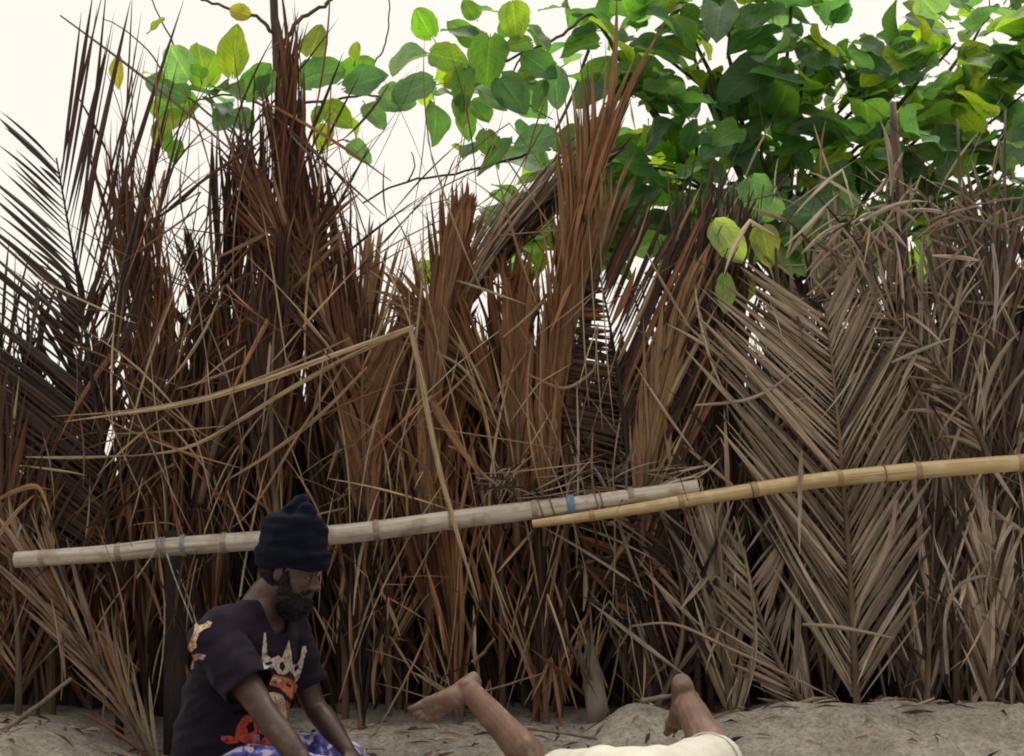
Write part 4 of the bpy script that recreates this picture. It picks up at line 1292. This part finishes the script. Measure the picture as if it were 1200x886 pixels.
# screen print on the shirt, laid on the cloth
vs = [sm.matrix_basis @ x.co + world_origin(person) for x in sm.data.vertices]
tree = BVHTree.FromPolygons(vs, [p.vertices[:] for p in sm.data.polygons])
CR, CR2, OR, RD, GY = (.50, .40, .26), (.50, .45, .37), (.42, .13, .045), (.42, .055, .018), (.22, .21, .21)
polys = [
    (CR2, [(309, 742), (311, 742), (313, 768), (318, 772), (326, 768), (331, 776), (334, 764), (338, 749), (341, 766), (342, 779), (348, 778), (352, 771), (354, 757), (358, 757), (359, 764), (356, 772),
           (354, 784), (349, 797), (345, 800), (344, 792), (339, 786), (333, 791), (326, 790), (320, 782), (314, 788), (310, 787), (306, 772)]),
    (CR, [(320, 772), (330, 771), (336, 755), (339, 770), (336, 778), (330, 776)]),
    (None, [(327, 777), (331, 775), (334, 781), (331, 787), (327, 783)]),
    (None, [(310, 777), (318, 775), (319, 778), (311, 781)]), (None, [(344, 782), (350, 779), (349, 784), (345, 788)]), (None, [(313, 783), (318, 782), (318, 785), (314, 786)]),
    (OR, [(309, 791), (320, 790), (331, 793), (343, 797), (349, 803), (347, 813), (343, 822), (336, 815), (327, 806), (316, 803), (309, 799)]),
    (CR, [(312, 793), (322, 793), (330, 797), (326, 800), (316, 797)]), (None, [(318, 797), (324, 799), (322, 801)]), (None, [(334, 800), (341, 803), (339, 806), (334, 803)]),
    (CR, [(313, 812), (322, 811), (330, 815), (336, 824), (336, 842), (328, 850), (318, 840), (312, 826)]),
    (OR, [(333, 819), (341, 826), (340, 834), (335, 836)]),
    (RD, [(286, 838), (300, 836), (322, 846), (332, 868), (326, 884), (308, 876), (290, 872), (274, 866), (277, 852)]), (None, [(289, 850), (296, 845), (298, 856), (291, 860)]), (None, [(302, 858), (310, 862), (306, 868), (298, 864)]),
    (GY, [(296, 862), (303, 860), (304, 866), (298, 868)]),
    (RD, [(258, 862), (270, 862), (280, 870), (268, 872), (260, 868)]),
    (OR, [(228, 740), (233, 735), (232, 748), (226, 758), (222, 770), (220, 785), (216, 800), (212, 803), (211, 785), (213, 772), (219, 762), (224, 750)]),
    (CR, [(229, 728), (233, 733), (239, 732), (244, 728), (249, 729), (246, 735), (239, 738), (234, 742), (230, 752), (226, 752), (228, 740)]),
    (CR, [(222, 756), (230, 752), (231, 758), (225, 764)]), (OR, [(224, 768), (232, 766), (238, 769), (232, 773), (224, 778)]), (GY, [(234, 766), (242, 768), (239, 774), (233, 772)]), (GY, [(221, 778), (228, 776), (227, 784), (222, 786)]),
]


def inside(x, y, pl):
    c = False
    j = len(pl) - 1
    for i in range(len(pl)):
        (xi, yi), (xj, yj) = pl[i], pl[j]
        if (yi > y) != (yj > y) and x < (xj - xi) * (y - yi) / (yj - yi) + xi: c = not c
        j = i
    return c


mb = MB()
idx = {}
eye = V((0, 0, CAM_H))
step = .55
for iy in range(int((725 - 700) / step), int((890 - 700) / step)):
    for ix in range(int(5 / step), int(165 / step)):
        x, y = 200 + ix * step, 700 + iy * step
        col = 0
        for c, pl in polys:
            if inside(x + step / 2, y + step / 2, pl): col = c
        if not col: continue
        quad = []
        for dx, dy in ((0, 0), (1, 0), (1, 1), (0, 1)):
            d = ray(x + dx * step, y + dy * step).normalized()
            hit = tree.ray_cast(eye, d)
            if hit[0] is None: quad = None; break
            n = hit[1] if hit[1].dot(d) < 0 else -hit[1]
            quad.append(hit[0] + n * .0022)
        if quad and max((quad[0] - quad[2]).length, (quad[1] - quad[3]).length) < .02:
            mb.add(quad, [(0, 3, 2, 1)], [jitter(col, .02)] * 4)
o = mb.build('shirt_print', M_PRINT, sm)

# patterned shorts
sh = [loft([sw(pel + V((0, 0, -.10)), .15, .12), sw(pel + V((0, 0, -.02)), .195, .14), sw(pel + V((0, 0, .03)), .18, .13), sw(waist.lerp(pel, .6), .165, .125)])]
sh.append(limb_tube([hip_n, hip_n.lerp(kn_n, .5), hip_n.lerp(kn_n, .92)], [.105, .100, .088]))
sh.append(limb_tube([hip_f, hip_f.lerp(kn_f, .5), hip_f.lerp(kn_f, .96)], [.105, .098, .085]))
me = fuse(sh, .008, 4, creases)
put('shorts', me, M_BLUESHORT, person)

# ---- the lying person, head toward the camera, lower legs bent up
ly = []
pv = P(740, 930, 4.22); pv.z = .062
hl_, hr_ = pv + V((-.11, .06, 0)), pv + V((.11, .06, 0))
knl, knr = P(640, 908, 4.66), P(840, 893, 4.62)
anl, anr = P(549, 808, 4.70), P(805, 822, 4.88)
sp = [pv + V((0, .06, 0)), pv, pv + V((.01, -.22, .015)), pv + V((.02, -.42, .0)), pv + V((.02, -.52, .0)), pv + V((.02, -.62, .02))]
X, Zv = V((1, 0, 0)), V((0, 0, 1))
ly.append(loft([(sp[0], X * .12, Zv * .08), (sp[1], X * .165, Zv * .105), (sp[2], X * .145, Zv * .09), (sp[3], X * .175, Zv * .095), (sp[4], X * .13, Zv * .07), (sp[4] + V((0, -.04, 0)), X * .06, Zv * .05)]))
ly.append(limb_tube([sp[4], sp[5] + V((0, .0, 0))], [.055, .05]))
hd = sp[5] + V((0, -.09, .0))
ly.append(ellipsoid(hd, V((0, -.115, .0)), X * .078, Zv * .092))
ly.append(ellipsoid(hd + V((0, .04, -.05)), V((0, -.07, .0)), X * .058, Zv * .06))
ly.append(limb_tube([hd + V((0, -.02, -.085)), hd + V((0, .01, -.105))], [.012, .014], 8, 3))
for s in (-1, 1):
    ly.append(ellipsoid(hd + V((s * .078, .02, -.01)), V((0, .032, 0)), V((0, 0, .018)), X * .009))
    a0, a1, a2 = sp[3] + V((s * .17, -.04, -.01)), sp[3] + V((s * .36, -.18, -.05)), sp[5] + V((s * .13, -.14, -.06))
    ly.append(limb_tube([a0 - V((s * .06, 0, 0)), a0, a0.lerp(a1, .5), a1, a1.lerp(a2, .4), a2], [.055, .056, .046, .038, .038, .026]))
    ly += hand(a2, a2 - a1, V((0, 0, -1)), .95, .2)
ly.append(limb_tube([hl_, hl_.lerp(knl, .5), knl, knl.lerp(anl, .30), knl.lerp(anl, .62), anl.lerp(knl, .06), anl], [.092, .080, .057, .058, .047, .038, .036]))
ly.append(limb_tube([hr_, hr_.lerp(knr, .5), knr, knr.lerp(anr, .30), knr.lerp(anr, .65), anr], [.092, .082, .066, .066, .056, .046]))
hL = P(559, 789, 4.70) - anl
ly += foot(anl, V((.20, .70, .42)), P(487, 840, 4.68) - P(556, 794, 4.70), .93)
ly += foot(anr, V((-.32, .4, .8)), V((.016, .20, -.20)), 1.18)
me = fuse(ly, .0036, 3)
lying = put('person', me, M_SKIN_L, origin=V((pv.x, pv.y, gz(pv.x, pv.y))))
tag(lying, 'person in cream shorts lying face down on the sand with bare lower legs bent up', 'person')
so = [loft([(pv + V((0, .10, .0)), X * .14, Zv * .11), (sp[1] + V((0, 0, .01)), X * .185, Zv * .125), (pv + V((0, -.12, .01)), X * .17, Zv * .115), (pv + V((0, -.17, .01)), X * .16, Zv * .105)])]
for s, h_, k_ in ((-1, hl_, knl), (1, hr_, knr)):
    so.append(ellipsoid(pv + V((s * .085, .0, .03)), X * .105, V((0, .13, 0)), Zv * .105))
    so.append(limb_tube([h_, h_.lerp(k_, .5), h_.lerp(k_, .93 if s > 0 else .72)], [.115, .108 if s > 0 else .098, .100 if s > 0 else .088]))
me = fuse(so, .008, 6, lambda p, n: creases(p, n) * .28)
put('shorts', me, M_CREAM, lying)
mb = MB()
pk = hr_.lerp(knr, .86); dk = (knr - hr_).normalized(); uk = dk.orthogonal().normalized(); wk = dk.cross(uk)
mb.tube([pk + (uk * math.cos(a * math.pi / 16) + wk * math.sin(a * math.pi / 16)) * .1035 for a in range(33)], [.0026] * 33, 6, cap=False)
mb.build('hem', M_CREAM, lying, smooth=True)

# ------------------------------------------------------------------ light
w = bpy.data.worlds.new('World')
scene.world = w
w.use_nodes = True
nt = w.node_tree
bg = nt.nodes['Background']
SUN_EL, SUN_ROT = 60, 18      # the veiled sun stands high beyond the fence
sky = nt.nodes.new('ShaderNodeTexSky')
sky.sky_type = 'NISHITA'
sky.sun_disc = False
sky.sun_elevation = R(SUN_EL)
sky.sun_rotation = R(SUN_ROT)
sky.dust_density = 4
tc = nt.nodes.new('ShaderNodeTexCoord')
sx = nt.nodes.new('ShaderNodeSeparateXYZ'); nt.links.new(tc.outputs['Generated'], sx.inputs[0])
mr = nt.nodes.new('ShaderNodeMapRange')
mr.inputs['From Min'].default_value = .32; mr.inputs['From Max'].default_value = 1.0
mr.inputs['To Min'].default_value = 1.0; mr.inputs['To Max'].default_value = 3.4
nt.links.new(sx.outputs[2], mr.inputs['Value'])
cloud = nt.nodes.new('ShaderNodeVectorMath'); cloud.operation = 'SCALE'
cloud.inputs[0].default_value = (10.9, 10.2, 9.2)
my = nt.nodes.new('ShaderNodeMapRange')     # the cloud is brighter on the sun's side
my.inputs['From Min'].default_value = -.6; my.inputs['From Max'].default_value = .8
my.inputs['To Min'].default_value = .47; my.inputs['To Max'].default_value = 1.0
nt.links.new(sx.outputs[1], my.inputs['Value'])
mm = nt.nodes.new('ShaderNodeMath'); mm.operation = 'MULTIPLY'
nt.links.new(mr.outputs[0], mm.inputs[0]); nt.links.new(my.outputs[0], mm.inputs[1])
nt.links.new(mm.outputs[0], cloud.inputs['Scale'])
mx = nt.nodes.new('ShaderNodeMix'); mx.data_type = 'RGBA'
mx.inputs[0].default_value = .9        # closed cloud deck
nt.links.new(sky.outputs[0], mx.inputs[6]); nt.links.new(cloud.outputs[0], mx.inputs[7])
nt.links.new(mx.outputs[2], bg.inputs['Color'])
bg.inputs['Strength'].default_value = .1
sd = bpy.data.lights.new('sun', 'SUN')
sd.energy = 1.8; sd.angle = R(25); sd.color = (1, .96, .9)
so_ = bpy.data.objects.new('sun', sd)
ddir = V((math.sin(R(SUN_ROT)) * math.cos(R(SUN_EL)), math.cos(R(SUN_ROT)) * math.cos(R(SUN_EL)), math.sin(R(SUN_EL))))
so_.rotation_euler = ddir.to_track_quat('Z', 'Y').to_euler()
so_.location = (0, 0, 10)
COL.objects.link(so_)

scene.view_settings.view_transform = 'Standard'
scene.view_settings.look = 'None'
scene.view_settings.exposure = 0
scene.view_settings.gamma = 1
scene.cycles.filter_width = 1.9
scene.cycles.use_denoising = True
scene.cycles.max_bounces = 8
